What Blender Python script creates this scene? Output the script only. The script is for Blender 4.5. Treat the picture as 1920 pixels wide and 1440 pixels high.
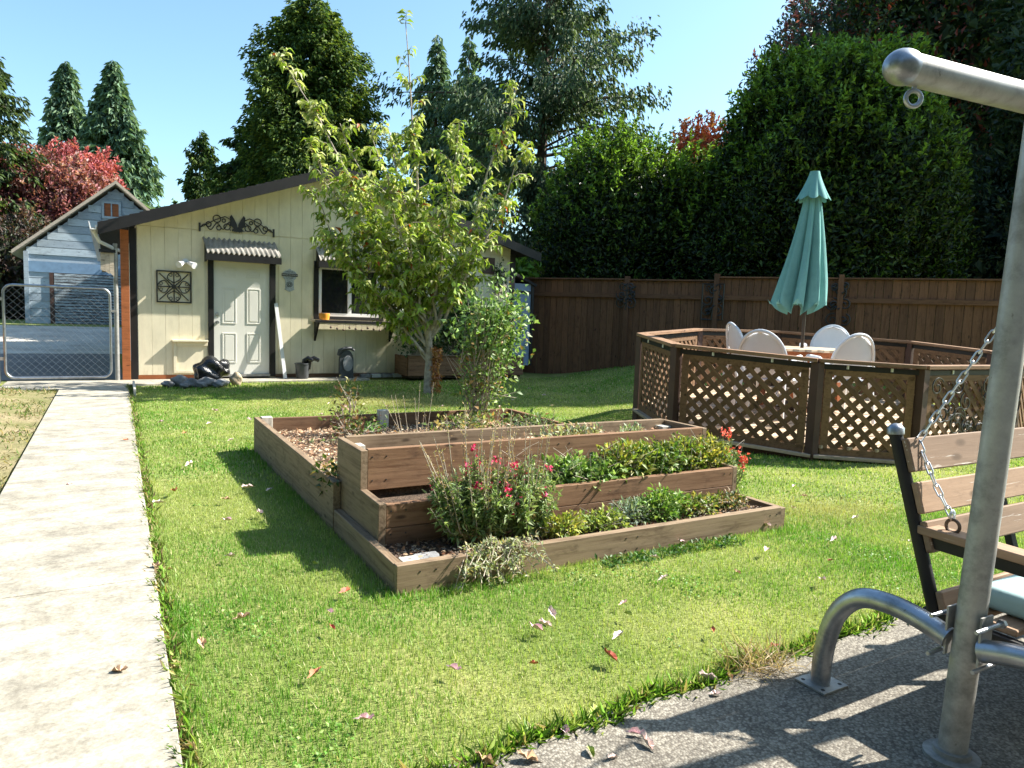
import bpy, bmesh, math, random
import numpy as np
from mathutils import Matrix, Vector
PI = math.pi
random.seed(5)
RNG = np.random.default_rng(11)
for o in list(bpy.data.objects):
    bpy.data.objects.remove(o)
SC = bpy.context.scene
COL = SC.collection

# ------------------------------------------------------------------ camera
F_PX, CAM_H, PITCH, ROLL, YAW = 1320.0, 1.28, math.radians(5.5), math.radians(2.0), math.radians(29.9)
fwd = Vector((math.sin(YAW) * math.cos(PITCH), math.cos(YAW) * math.cos(PITCH), -math.sin(PITCH)))
rgt = fwd.cross(Vector((0, 0, 1))).normalized()
upv = rgt.cross(fwd)
r2 = rgt * math.cos(ROLL) + upv * math.sin(ROLL)
u2 = -rgt * math.sin(ROLL) + upv * math.cos(ROLL)
cam_d = bpy.data.cameras.new('camera')
cam = bpy.data.objects.new('camera', cam_d)
COL.objects.link(cam)
M = Matrix((r2, u2, -fwd)).transposed().to_4x4()
M.translation = Vector((0, 0, CAM_H))
cam.matrix_world = M
cam_d.sensor_width = 36
cam_d.lens = F_PX / 1920 * 36
cam_d.clip_start = 0.02
cam_d.clip_end = 3000
SC.camera = cam
# ------------------------------------------------------------------ light
SUN = Vector((1.05, -0.22, 1.0)).normalized()
w = bpy.data.worlds.new('World'); SC.world = w; w.use_nodes = True
nt = w.node_tree; nt.nodes.clear()
sky = nt.nodes.new('ShaderNodeTexSky'); sky.sky_type = 'NISHITA'; sky.sun_disc = False
sky.sun_elevation = math.asin(SUN.z); sky.sun_rotation = math.atan2(SUN.x, SUN.y)
sky.air_density = 1.0; sky.dust_density = 1.3; sky.ozone_density = 0.7
bg = nt.nodes.new('ShaderNodeBackground'); bg.inputs['Strength'].default_value = 0.09
wo = nt.nodes.new('ShaderNodeOutputWorld')
tint = nt.nodes.new('ShaderNodeMix'); tint.data_type = 'RGBA'; tint.blend_type = 'MULTIPLY'; tint.inputs[0].default_value = 1; tint.inputs[7].default_value = (0.90, 1.10, 1.12, 1)
nt.links.new(sky.outputs[0], tint.inputs[6]); nt.links.new(tint.outputs[2], bg.inputs[0]); nt.links.new(bg.outputs[0], wo.inputs[0])
sd = bpy.data.lights.new('sun', 'SUN'); sd.energy = 5.0; sd.angle = math.radians(0.55); sd.color = (1, 0.95, 0.86)
so = bpy.data.objects.new('sun', sd); COL.objects.link(so)
so.rotation_euler = (-SUN).to_track_quat('-Z', 'Y').to_euler()
SC.view_settings.view_transform = 'Standard'; SC.view_settings.look = 'None'
SC.view_settings.gamma = 1; SC.view_settings.use_curve_mapping = False
SC.view_settings.exposure = 1.55
SC.render.engine = 'CYCLES'
SC.cycles.max_bounces = 8; SC.cycles.transparent_max_bounces = 8

# ------------------------------------------------------------------ materials
def nmat(name):
    m = bpy.data.materials.new(name); m.use_nodes = True
    t = m.node_tree; b = t.nodes['Principled BSDF']
    return m, t, b
def setspec(b, v): b.inputs['Specular IOR Level'].default_value = v
def coords(t, scale=(1, 1, 1), world=False, rand=True):
    if world:
        g = t.nodes.new('ShaderNodeNewGeometry'); src = g.outputs['Position']
    else:
        g = t.nodes.new('ShaderNodeTexCoord'); src = g.outputs['Object']
        if rand:
            oi = t.nodes.new('ShaderNodeObjectInfo'); mu = t.nodes.new('ShaderNodeMath'); mu.operation = 'MULTIPLY'; mu.inputs[1].default_value = 37
            t.links.new(oi.outputs['Random'], mu.inputs[0])
            ad = t.nodes.new('ShaderNodeVectorMath'); ad.operation = 'ADD'
            t.links.new(src, ad.inputs[0]); t.links.new(mu.outputs[0], ad.inputs[1]); src = ad.outputs[0]
    mp = t.nodes.new('ShaderNodeMapping'); mp.inputs['Scale'].default_value = scale
    t.links.new(src, mp.inputs['Vector'])
    return mp.outputs[0]
def noise(t, vec, scale, detail=4, rough=0.6):
    n = t.nodes.new('ShaderNodeTexNoise'); n.inputs['Scale'].default_value = scale
    n.inputs['Detail'].default_value = detail; n.inputs['Roughness'].default_value = rough
    t.links.new(vec, n.inputs['Vector']); return n.outputs['Fac']
def ramp(t, fac, stops):
    r = t.nodes.new('ShaderNodeValToRGB'); e = r.color_ramp.elements
    while len(e) < len(stops): e.new(0.5)
    for i, (p, c) in enumerate(stops):
        e[i].position = p; e[i].color = (*c, 1)
    t.links.new(fac, r.inputs[0]); return r.outputs[0]
def mix(t, fac, a, b, mode='MIX'):
    m = t.nodes.new('ShaderNodeMix'); m.data_type = 'RGBA'; m.blend_type = mode
    for sock, v in ((m.inputs[0], fac), (m.inputs[6], a), (m.inputs[7], b)):
        if isinstance(v, (int, float)): sock.default_value = v
        elif isinstance(v, tuple): sock.default_value = (*v, 1)
        else: t.links.new(v, sock)
    return m.outputs[2]
def bump(t, b, h, strength=0.3, dist=0.01):
    bn = t.nodes.new('ShaderNodeBump'); bn.inputs['Strength'].default_value = strength; bn.inputs['Distance'].default_value = dist
    t.links.new(h, bn.inputs['Height']); t.links.new(bn.outputs[0], b.inputs['Normal'])
def simple(name, c, rough=0.6, var=0.25, scale=8, metal=0, spec=0.4, bmp=0.15, bdist=0.004, world=False):
    m, t, b = nmat(name)
    v = coords(t, world=world)
    f = noise(t, v, scale)
    lo = tuple(x * (1 - var) for x in c); hi = tuple(min(1, x * (1 + var)) for x in c)
    t.links.new(ramp(t, f, [(0.3, lo), (0.7, hi)]), b.inputs['Base Color'])
    b.inputs['Roughness'].default_value = rough; b.inputs['Metallic'].default_value = metal; setspec(b, spec)
    if bmp: bump(t, b, noise(t, v, scale * 5), bmp, bdist)
    return m
def wood(name, c, c2, dark=None, rough=0.75, grain=1.0, speck=None, thr=.63):
    # grain runs along local X
    m, t, b = nmat(name)
    v = coords(t, (1.2, 22 * grain, 22 * grain))
    f = noise(t, v, 2.2, 5, 0.65)
    base = ramp(t, f, [(0.3, c), (0.52, c2), (0.75, tuple(x * 1.15 for x in c2))])
    oi = t.nodes.new('ShaderNodeObjectInfo')
    rr = ramp(t, oi.outputs['Random'], [(0, (0.75, 0.75, 0.76)), (1, (1.15, 1.12, 1.08))])
    base = mix(t, 1.0, base, rr, 'MULTIPLY')
    f2 = noise(t, coords(t, (2.0, 5, 5)), 3.4, 7, 0.75)
    d = dark or tuple(x * 0.45 for x in c)
    base = mix(t, ramp(t, f2, [(0.52, (0, 0, 0)), (0.72, (0.75,) * 3)]), base, d)
    vk = t.nodes.new('ShaderNodeTexVoronoi'); vk.inputs['Scale'].default_value = 3.2; t.links.new(coords(t, (1.0, 2.6, 2.6)), vk.inputs['Vector'])
    base = mix(t, ramp(t, vk.outputs['Distance'], [(0.0, (.9, .9, .9)), (0.07, (.7, .7, .7)), (0.13, (0, 0, 0))]), base, tuple(x * .5 for x in d))
    if speck:
        f3 = noise(t, coords(t, (1.0, 26, 26)), 2.6, 4, 0.8)
        base = mix(t, ramp(t, f3, [(thr, (0, 0, 0)), (thr + .05, (1, 1, 1))]), base, speck)
    t.links.new(base, b.inputs['Base Color'])
    b.inputs['Roughness'].default_value = rough; setspec(b, 0.25)
    bump(t, b, f, 0.35, 0.004)
    return m
def leafmat(name, rough=0.45, transl=0.35, spec=0.4, tcol=(1.15, 1.2, 0.6)):
    m, t, b = nmat(name)
    a = t.nodes.new('ShaderNodeAttribute'); a.attribute_name = 'Col'
    t.links.new(a.outputs['Color'], b.inputs['Base Color'])
    b.inputs['Roughness'].default_value = rough; setspec(b, spec)
    tr = t.nodes.new('ShaderNodeBsdfTranslucent')
    t.links.new(mix(t, 1.0, a.outputs['Color'], tcol, 'MULTIPLY'), tr.inputs[0])
    ms = t.nodes.new('ShaderNodeMixShader'); ms.inputs[0].default_value = transl
    t.links.new(b.outputs[0], ms.inputs[1]); t.links.new(tr.outputs[0], ms.inputs[2])
    t.links.new(ms.outputs[0], t.nodes['Material Output'].inputs[0])
    return m
MT = {}
MT['leaf'] = leafmat('leaf_soft', 0.5, 0.35)
MT['gloss'] = leafmat('leaf_glossy', 0.42, 0.35, 0.35)
MT['needle'] = leafmat('needle_foliage', 0.6, 0.3, 0.25, (1.1, 1.1, .6))
MT['grass'] = leafmat('grass_blade', 0.5, 0.4, 0.3, (1.1, 1.15, 0.6))
MT['petal'] = leafmat('petal', 0.6, 0.35, 0.2, (1, .8, .8))
MT['bark'] = simple('bark_grey', (0.34, 0.29, 0.23), 0.9, 0.4, 14, bmp=0.6, bdist=0.01)
MT['bark_dark'] = simple('bark_dark', (0.09, 0.065, 0.05), 0.95, 0.4, 8, bmp=0.6, bdist=0.02)
MT['siding'] = simple('yellow_siding_paint', (0.76, 0.685, 0.50), 0.7, 0.06, 3, spec=0.25, bmp=0.12, bdist=0.002)
def dirty_siding():
    m = MT['siding']; t = m.node_tree; b = t.nodes['Principled BSDF']; src = b.inputs['Base Color'].links[0].from_socket
    g_ = t.nodes.new('ShaderNodeNewGeometry'); sp = t.nodes.new('ShaderNodeSeparateXYZ'); t.links.new(g_.outputs['Position'], sp.inputs[0])
    n1 = noise(t, coords(t, (9, 9, 2.2), world=True), 1.0, 6, .75)
    h_ = t.nodes.new('ShaderNodeMath'); h_.operation = 'MULTIPLY_ADD'; h_.inputs[1].default_value = -1.5; h_.inputs[2].default_value = .62; t.links.new(sp.outputs['Z'], h_.inputs[0])
    h2 = t.nodes.new('ShaderNodeMath'); h2.operation = 'MAXIMUM'; h2.inputs[1].default_value = 0.16; t.links.new(h_.outputs[0], h2.inputs[0])
    f_ = t.nodes.new('ShaderNodeMath'); f_.operation = 'MULTIPLY'; t.links.new(ramp(t, n1, [(.42, (0, 0, 0)), (.7, (1, 1, 1))]), f_.inputs[0]); t.links.new(h2.outputs[0], f_.inputs[1])
    t.links.new(mix(t, f_.outputs[0], src, (.24, .19, .12)), b.inputs['Base Color'])
dirty_siding()
MT['door'] = simple('door_paint', (0.74, 0.72, 0.65), 0.5, 0.04, 3, bmp=0)
MT['white'] = simple('white_vinyl', (0.7, 0.7, 0.7), 0.4, 0.03, 4, bmp=0)
MT['plastic'] = simple('white_plastic', (0.72, 0.73, 0.75), 0.35, 0.04, 5, bmp=0)
MT['black'] = simple('black_trim_paint', (0.009, 0.008, 0.008), 0.55, 0.4, 6)
MT['iron'] = simple('wrought_iron', (0.02, 0.018, 0.017), 0.45, 0.4, 20, spec=0.6)
MT['roof'] = simple('dark_shingle', (0.022, 0.021, 0.022), 0.9, 0.5, 25, bmp=0.6)
MT['cedar'] = wood('cedar_red', (0.26, 0.085, 0.03), (0.36, 0.12, 0.045), rough=0.6)
MT['bedwood'] = wood('weathered_bed_lumber', (0.14, 0.092, 0.055), (0.255, 0.185, 0.12), (0.06, 0.036, 0.022))
MT['bedred'] = wood('stained_bed_lumber', (0.13, 0.065, 0.034), (0.21, 0.122, 0.07), (0.05, 0.026, 0.016))
MT['postgrey'] = wood('grey_post_wood', (0.35, 0.33, 0.28), (0.5, 0.48, 0.42))
MT['fence'] = wood('fence_cedar', (0.115, 0.052, 0.027), (0.185, 0.092, 0.05), (0.04, 0.02, 0.013))
MT['lattice'] = wood('brown_stained_lattice', (0.12, 0.068, 0.036), (0.19, 0.112, 0.062))
MT['rail'] = wood('rail_wood', (0.16, 0.085, 0.05), (0.27, 0.165, 0.10))
MT['deck'] = wood('deck_board', (0.36, 0.27, 0.18), (0.50, 0.39, 0.28))
MT['slat'] = wood('bench_slat_paint', (0.25, 0.165, 0.11), (0.29, 0.195, 0.13), (0.2, 0.13, 0.085), speck=(0.6, 0.56, 0.5))
MT['greywood'] = wood('greyed_wood', (0.33, 0.28, 0.22), (0.5, 0.43, 0.34))
MT['barn'] = wood('barn_blue_white_paint', (0.30, 0.37, 0.43), (0.40, 0.48, 0.54), (0.2, 0.22, 0.25), speck=None)
MT['barndoor'] = wood('barn_peeling_paint', (0.30, 0.37, 0.43), (0.42, 0.50, 0.55), (0.08, 0.07, 0.065), speck=(0.05, 0.045, 0.045), thr=.5)
MT['barntrim'] = simple('barn_trim', (0.16, 0.26, 0.38), 0.7, 0.15, 5)
MT['blue'] = simple('blue_grey_panel', (0.22, 0.30, 0.42), 0.6, 0.1, 3)
MT['umb'] = simple('teal_canvas', (0.17, 0.37, 0.345), 0.85, 0.08, 10, spec=0.15, bmp=0.1)
MT['cushion'] = simple('teal_cushion', (0.36, 0.50, 0.50), 0.85, 0.06, 12, spec=0.15)
MT['bronze'] = simple('bronze_pole', (0.06, 0.045, 0.035), 0.4, 0.2, 8, metal=0.4, spec=0.5)
MT['orange'] = simple('orange_glaze', (0.62, 0.26, 0.03), 0.35, 0.15, 8)
MT['rock'] = simple('grey_rock', (0.20, 0.20, 0.20), 0.9, 0.5, 6, bmp=0.6, bdist=0.02)
MT['rocktan'] = simple('tan_rock', (0.42, 0.33, 0.22), 0.9, 0.4, 6, bmp=0.6, bdist=0.02)
MT['bag'] = simple('black_plastic', (0.012, 0.012, 0.014), 0.22, 0.3, 6, spec=0.6, bmp=0.5, bdist=0.02)
MT['darkgrey'] = simple('dark_grey_pot', (0.06, 0.065, 0.07), 0.5, 0.3, 10)
MT['greypanel'] = simple('grey_panel', (0.23, 0.24, 0.25), 0.5, 0.2, 8)
MT['plaque'] = simple('pewter_plaque', (0.40, 0.43, 0.46), 0.45, 0.3, 40, metal=0.3)
MT['soil'] = simple('dark_soil', (0.09, 0.06, 0.04), 0.98, 0.5, 18, bmp=0.9, bdist=0.02, world=True)
MT['block'] = simple('concrete_block', (0.45, 0.45, 0.42), 0.9, 0.15, 15, bmp=0.4)
MT['brown'] = simple('dark_brown_panel', (0.07, 0.035, 0.025), 0.6, 0.2, 6)
MT['awning'] = simple('corrugated_sheet', (0.30, 0.28, 0.25), 0.6, 0.35, 7, spec=0.3)
MT['rust'] = simple('rusty_eye', (0.13, 0.09, 0.07), 0.55, 0.5, 30, metal=0.5)
# galvanised steel
def galv(name, c, rough, metal=0.85):
    m, t, b = nmat(name)
    v = coords(t, (1, 1, 1))
    f = noise(t, v, 7, 6, 0.7)
    base = ramp(t, f, [(0.35, tuple(x * .62 for x in c)), (0.5, c), (0.68, tuple(min(1, x * 1.25) for x in c))])
    f2 = noise(t, v, 23, 3, 0.8)
    base = mix(t, ramp(t, f2, [(0.68, (0, 0, 0)), (0.76, (0.8,) * 3)]), base, (0.12, 0.11, 0.10))
    t.links.new(base, b.inputs['Base Color'])
    b.inputs['Metallic'].default_value = metal
    rr = ramp(t, f, [(0.3, (rough + .15,) * 3), (0.7, (rough,) * 3)])
    t.links.new(rr, b.inputs['Roughness'])
    bump(t, b, noise(t, v, 60), 0.08, 0.001)
    return m
MT['galv'] = galv('galvanised_pipe', (0.36, 0.355, 0.335), 0.48, 0.55)
MT['galvsh'] = galv('galvanised_shiny', (0.38, 0.40, 0.43), 0.3, 0.92)
MT['chain'] = galv('zinc_chain', (0.66, 0.67, 0.68), 0.3, 0.9)
MT['wire'] = simple('galvanised_wire', (0.30, 0.31, 0.32), 0.5, 0.1, 5, metal=0.5, bmp=0)
def glassmat():
    m, t, b = nmat('window_glass')
    b.inputs['Base Color'].default_value = (0.012, 0.014, 0.017, 1); b.inputs['Roughness'].default_value = 0.06; setspec(b, 0.8)
    bump(t, b, noise(t, coords(t), 1.5, 2), 0.05, 0.02)
    return m
MT['glass'] = glassmat()
def concrete():
    m, t, b = nmat('pale_concrete')
    v = coords(t, world=True)
    f1 = noise(t, coords(t, (2.4, 3.4, 1), world=True), 1.3, 9, 0.8)
    f2 = noise(t, v, 60, 3, 0.7)
    base = ramp(t, f1, [(0.34, (0.24, 0.222, 0.185)), (0.46, (0.35, 0.325, 0.27)), (0.54, (0.44, 0.41, 0.34)), (0.66, (0.58, 0.54, 0.455))])
    f3 = noise(t, v, 14, 6, 0.8)
    base = mix(t, 0.5, base, ramp(t, f2, [(0.3, (0.4, 0.38, 0.34)), (0.65, (1, 1, 1))]), 'MULTIPLY')
    base = mix(t, 0.6, base, ramp(t, f3, [(0.35, (0.6, 0.58, 0.54)), (0.6, (1, 1, 1))]), 'MULTIPLY')
    t.links.new(base, b.inputs['Base Color']); b.inputs['Roughness'].default_value = 0.9; setspec(b, 0.2)
    bump(t, b, f2, 0.25, 0.003)
    return m
MT['concrete'] = concrete()
def aggregate():
    m, t, b = nmat('exposed_aggregate')
    v = coords(t, world=True)
    vo = t.nodes.new('ShaderNodeTexVoronoi'); vo.inputs['Scale'].default_value = 120; t.links.new(v, vo.inputs['Vector'])
    hs = t.nodes.new('ShaderNodeSeparateColor'); t.links.new(vo.outputs['Color'], hs.inputs[0])
    base = ramp(t, hs.outputs[0], [(0.1, (0.13, 0.115, 0.095)), (0.5, (0.21, 0.19, 0.155)), (0.9, (0.29, 0.265, 0.22))])
    edge = ramp(t, vo.outputs['Distance'], [(0.35, (1, 1, 1)), (0.85, (0.55, 0.53, 0.5))])
    base = mix(t, 1.0, base, edge, 'MULTIPLY')
    f = noise(t, v, 3.5, 5)
    base = mix(t, 1.0, base, ramp(t, f, [(0.3, (0.75, 0.75, 0.75)), (0.7, (1.2, 1.2, 1.2))]), 'MULTIPLY')
    t.links.new(base, b.inputs['Base Color']); b.inputs['Roughness'].default_value = 0.85; setspec(b, 0.3)
    inv = t.nodes.new('ShaderNodeMath'); inv.operation = 'SUBTRACT'; inv.inputs[0].default_value = 1; t.links.new(vo.outputs['Distance'], inv.inputs[1])
    bump(t, b, inv.outputs[0], 0.6, 0.004)
    return m
MT['aggregate'] = aggregate()
def ground_mat(name, stops, s=1.5, s2=40):
    m, t, b = nmat(name)
    v = coords(t, world=True)
    f = noise(t, v, s, 5); f2 = noise(t, v, s2, 4, 0.8)
    base = ramp(t, f, stops)
    base = mix(t, 0.7, base, ramp(t, f2, [(0.3, (0.45,) * 3), (0.7, (1.3,) * 3)]), 'MULTIPLY')
    t.links.new(base, b.inputs['Base Color']); b.inputs['Roughness'].default_value = 0.95; setspec(b, 0.1)
    bump(t, b, f2, 0.8, 0.02)
    return m
MT['lawn'] = ground_mat('lawn_soil_and_thatch', [(0.35, (0.15, 0.20, 0.05)), (0.6, (0.26, 0.28, 0.09)), (0.75, (0.32, 0.30, 0.13))])
MT['dry'] = ground_mat('dry_grass_ground', [(0.35, (0.16, 0.17, 0.06)), (0.6, (0.30, 0.25, 0.14)), (0.75, (0.36, 0.29, 0.18))])
MT['asphalt'] = ground_mat('driveway_asphalt', [(0.35, (0.16, 0.16, 0.16)), (0.65, (0.23, 0.225, 0.215))], 0.7, 25)
MT['gravel'] = ground_mat('pale_gravel', [(0.35, (0.42, 0.39, 0.34)), (0.65, (0.6, 0.57, 0.5))], 1.2, 30)

# ------------------------------------------------------------------ mesh helpers
def wm(o):
    return (wm(o.parent) @ o.matrix_basis) if o.parent else o.matrix_basis.copy()
def link(name, me, parent=None, Mw=None):
    o = bpy.data.objects.new(name, me); COL.objects.link(o)
    Mw = Mw if Mw is not None else Matrix.Identity(4)
    if parent is not None:
        o.parent = parent; o.matrix_basis = wm(parent).inverted() @ Mw
    else: o.matrix_basis = Mw
    return o
def tag(o, label=None, cat=None, group=None, kind=None):
    if label: o['label'] = label
    if cat: o['category'] = cat
    if group: o['group'] = group
    if kind: o['kind'] = kind
    return o
def thing(name, loc, label, cat, group=None, rz=0):
    o = bpy.data.objects.new(name, None); COL.objects.link(o)
    o.empty_display_size = 0.1
    o.matrix_basis = Matrix.Translation(Vector(loc)) @ Matrix.Rotation(rz, 4, 'Z')
    return tag(o, label, cat, group)
def copy_tree(o, parent=None):
    c = o.copy(); COL.objects.link(c)
    if parent is not None: c.parent = parent
    for ch in list(o.children): copy_tree(ch, c)
    return c
class MB:
    def __init__(s): s.v = []; s.f = []
    def add(s, vs, fs):
        b = len(s.v); s.v += [tuple(x) for x in vs]; s.f += [tuple(i + b for i in f) for f in fs]; return s
    def box(s, x0, x1, y0, y1, z0, z1, R=None):
        vs = [Vector((x, y, z)) for z in (z0, z1) for x, y in ((x0, y0), (x1, y0), (x1, y1), (x0, y1))]
        if R is not None: vs = [R @ v for v in vs]
        return s.add(vs, [(3, 2, 1, 0), (4, 5, 6, 7), (0, 1, 5, 4), (1, 2, 6, 5), (2, 3, 7, 6), (3, 0, 4, 7)])
    def beam(s, p0, p1, w_, h_, up=(0, 0, 1)):
        p0, p1 = Vector(p0), Vector(p1); d = (p1 - p0).normalized(); u = Vector(up)
        if abs(d.dot(u)) > 0.95: u = Vector((0, 1, 0))
        a = d.cross(u).normalized(); b = a.cross(d)
        vs = [p + a * (i * w_ / 2) + b * (j * h_ / 2) for p in (p0, p1) for i, j in ((-1, -1), (1, -1), (1, 1), (-1, 1))]
        return s.add(vs, [(3, 2, 1, 0), (4, 5, 6, 7), (0, 1, 5, 4), (1, 2, 6, 5), (2, 3, 7, 6), (3, 0, 4, 7)])
    def tube(s, pts, r, seg=8, cap=True):
        pts = [Vector(p) for p in pts]; n = len(pts)
        rs = r if isinstance(r, (list, tuple)) else [r] * n
        prev = None; vs = []
        for i, p in enumerate(pts):
            d = (pts[min(i + 1, n - 1)] - pts[max(i - 1, 0)])
            d = d.normalized() if d.length > 1e-9 else Vector((0, 0, 1))
            if prev is None:
                u = Vector((0, 0, 1)) if abs(d.z) < 0.9 else Vector((1, 0, 0))
                a = d.cross(u).normalized()
            else:
                a = (prev - d * prev.dot(d)); a = a.normalized() if a.length > 1e-6 else d.orthogonal().normalized()
            prev = a; b = d.cross(a)
            for k in range(seg):
                t = 2 * PI * k / seg
                vs.append(p + (a * math.cos(t) + b * math.sin(t)) * rs[i])
        fs = []
        for i in range(n - 1):
            for k in range(seg):
                k2 = (k + 1) % seg
                fs.append((i * seg + k, i * seg + k2, (i + 1) * seg + k2, (i + 1) * seg + k))
        if cap:
            fs.append(tuple(range(seg))[::-1]); fs.append(tuple((n - 1) * seg + k for k in range(seg)))
        return s.add(vs, fs)
    def lathe(s, prof, c=(0, 0, 0), seg=24, fn=None):
        vs = []; n = len(prof)
        for r, z in prof:
            for k in range(seg):
                t = 2 * PI * k / seg; rr = r * (fn(t, z) if fn else 1)
                vs.append((c[0] + rr * math.cos(t), c[1] + rr * math.sin(t), c[2] + z))
        fs = [(i * seg + k, i * seg + (k + 1) % seg, (i + 1) * seg + (k + 1) % seg, (i + 1) * seg + k) for i in range(n - 1) for k in range(seg)]
        fs.append(tuple(range(seg))[::-1]); fs.append(tuple((n - 1) * seg + k for k in range(seg)))
        return s.add(vs, fs)
    def prism(s, poly, a, b, axis='Y'):
        # poly in the plane perpendicular to axis
        n = len(poly); vs = []
        for q in (a, b):
            for (u, v) in poly:
                vs.append({'Y': (u, q, v), 'X': (q, u, v), 'Z': (u, v, q)}[axis])
        fs = [tuple(range(n)), tuple(n + i for i in range(n))[::-1]]
        fs += [((i + 1) % n, i, n + i, n + (i + 1) % n) for i in range(n)]
        return s.add(vs, fs)
    def blob(s, c, r, seed=0, rough=0.25, sub=2):
        bm = bmesh.new(); bmesh.ops.create_icosphere(bm, subdivisions=sub, radius=1)
        rn = random.Random(seed); ph = [rn.uniform(0, 6) for _ in range(6)]
        vs = []
        for v in bm.verts:
            p = v.co
            k = 1 + rough * (math.sin(p.x * 3 + ph[0]) * math.cos(p.y * 2.6 + ph[1]) + 0.5 * math.sin(p.z * 5 + ph[2] + p.x * 4) + .25 * math.sin(p.y * 9 + ph[3]))
            vs.append((c[0] + p.x * r[0] * k, c[1] + p.y * r[1] * k, c[2] + p.z * r[2] * k))
        fs = [tuple(v.index for v in f.verts) for f in bm.faces]; bm.free()
        return s.add(vs, fs)
    def build(s, name, mat, parent=None, smooth=False, bevel=0, centre=True):
        me = bpy.data.meshes.new(name)
        a = np.array(s.v, dtype=float)
        c = (a.min(0) + a.max(0)) / 2 if centre else np.zeros(3)
        me.from_pydata([tuple(x) for x in (a - c)], [], s.f); me.update()
        bm = bmesh.new(); bm.from_mesh(me); bmesh.ops.recalc_face_normals(bm, faces=bm.faces); bm.to_mesh(me); bm.free()
        me.materials.append(mat)
        if smooth:
            me.polygons.foreach_set('use_smooth', [True] * len(me.polygons))
            try: me.set_sharp_from_angle(angle=math.radians(40))
            except Exception: pass
        o = link(name, me, parent, Matrix.Translation(Vector(c)))
        if bevel:
            md = o.modifiers.new('b', 'BEVEL'); md.width = bevel; md.segments = 2; md.limit_method = 'ANGLE'
        return o
_bc = {}
def board(name, mat, parent, p0, p1, wid, th, up=(0, 0, 1), bevel=0.0025):
    """a plank from p0 to p1; local X along it, wid along 'up', th across"""
    p0, p1 = Vector(p0), Vector(p1); d = p1 - p0; L = d.length; d.normalize()
    u = Vector(up); u = (u - d * u.dot(d)).normalized(); a = u.cross(d).normalized()
    key = (mat.name, round(L, 3), round(wid, 3), round(th, 3))
    me = _bc.get(key)
    if me is None:
        b = min(bevel, th * .3); x, y, z = L / 2, th / 2, wid / 2
        bm = bmesh.new()
        bmesh.ops.create_cube(bm, size=1)
        for v in bm.verts: v.co = Vector((v.co.x * L, v.co.y * th, v.co.z * wid))
        if b > 0: bmesh.ops.bevel(bm, geom=list(bm.edges), offset=b, segments=1, affect='EDGES')
        me = bpy.data.meshes.new(name); bm.to_mesh(me); bm.free(); me.materials.append(mat); _bc[key] = me
    Mw = Matrix((d, a, u)).transposed().to_4x4(); Mw.translation = (p0 + p1) / 2
    return link(name, me, parent, Mw)

def fast_mesh(name, V, Fc, k, mat, col=None, parent=None, smooth=False):
    """V (n,3), Fc (m,k) faces"""
    c = (V.min(0) + V.max(0)) / 2; V = V - c
    me = bpy.data.meshes.new(name)
    me.vertices.add(len(V)); me.vertices.foreach_set('co', V.astype(np.float32).ravel())
    me.loops.add(Fc.size); me.loops.foreach_set('vertex_index', Fc.astype(np.int32).ravel())
    me.polygons.add(len(Fc)); me.polygons.foreach_set('loop_start', np.arange(0, Fc.size, k, dtype=np.int32))
    me.polygons.foreach_set('loop_total', np.full(len(Fc), k, dtype=np.int32))
    if smooth: me.polygons.foreach_set('use_smooth', np.ones(len(Fc), dtype=bool))
    me.update(calc_edges=True)
    if col is not None:
        at = me.color_attributes.new('Col', 'FLOAT_COLOR', 'POINT')
        at.data.foreach_set('color', np.concatenate([col, np.ones((len(col), 1))], 1).astype(np.float32).ravel())
    me.materials.append(mat)
    return link(name, me, parent, Matrix.Translation(Vector(c)))
def unit(a): return a / (np.linalg.norm(a, axis=1, keepdims=True) + 1e-9)
def leaf_geo(P, A, N, L, W, fold=0.2, bend=0.25, full=True):
    A = unit(A); S = unit(np.cross(A, N)); N = np.cross(S, A)
    L = L[:, None]; W = W[:, None]
    base = P; tip = P + A * L - N * L * bend
    mid = P + A * L * 0.45 + N * L * 0.02
    Lf = mid + S * W / 2 + N * W * fold; Rt = mid - S * W / 2 + N * W * fold
    n = len(P); i = np.arange(n)[:, None]
    if full:
        V = np.stack([base, Lf, mid, Rt, tip], 1).reshape(-1, 3)
        f = np.array([[0, 1, 2], [0, 2, 3], [1, 4, 2], [2, 4, 3]])
        Fc = (i[:, :, None] * 5 + f[None]).reshape(-1, 3); return V, Fc, 3, 5
    V = np.stack([base, Lf, tip, Rt], 1).reshape(-1, 3)
    f = np.array([[0, 3, 2], [0, 2, 1]])
    Fc = (i[:, :, None] * 4 + f[None]).reshape(-1, 3); return V, Fc, 3, 4
def leaves(name, mat, P, A, N, L, W, C, parent=None, full=True, **kw):
    V, Fc, k, nv = leaf_geo(P, A, N, L, W, full=full, **kw)
    return fast_mesh(name, V, Fc, k, mat, np.repeat(C, nv, 0), parent)
def rdir(n, zb=0.0, rng=RNG):
    v = rng.normal(size=(n, 3)); v[:, 2] += zb; return unit(v)
def cvar(n, cols, wts=None, jit=0.25, rng=RNG):
    cols = np.array(cols); idx = rng.choice(len(cols), n, p=wts)
    return np.clip(cols[idx] * (1 + rng.normal(size=(n, 1)) * jit), 0.003, 0.95)
def smooth01(x): x = np.clip(x, 0, 1); return x * x * (3 - 2 * x)
def gz(x, y):
    x = np.asarray(x, float); y = np.asarray(y, float)
    D = .4985 * x + .8669 * y; l = .8669 * x - .4985 * y
    z = 0.34 * smooth01((D - 7.0) / 8.5) * smooth01((l - 0.6) / 2.5)
    z = z + 0.45 * smooth01((y - 20) / 9) * smooth01((4 - x) / 3)
    z = z + 0.16 * smooth01((-0.75 - x) / 1.2) * smooth01((12.6 - y) / 1.5) * smooth01((y - 4) / 3)
    return z
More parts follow.
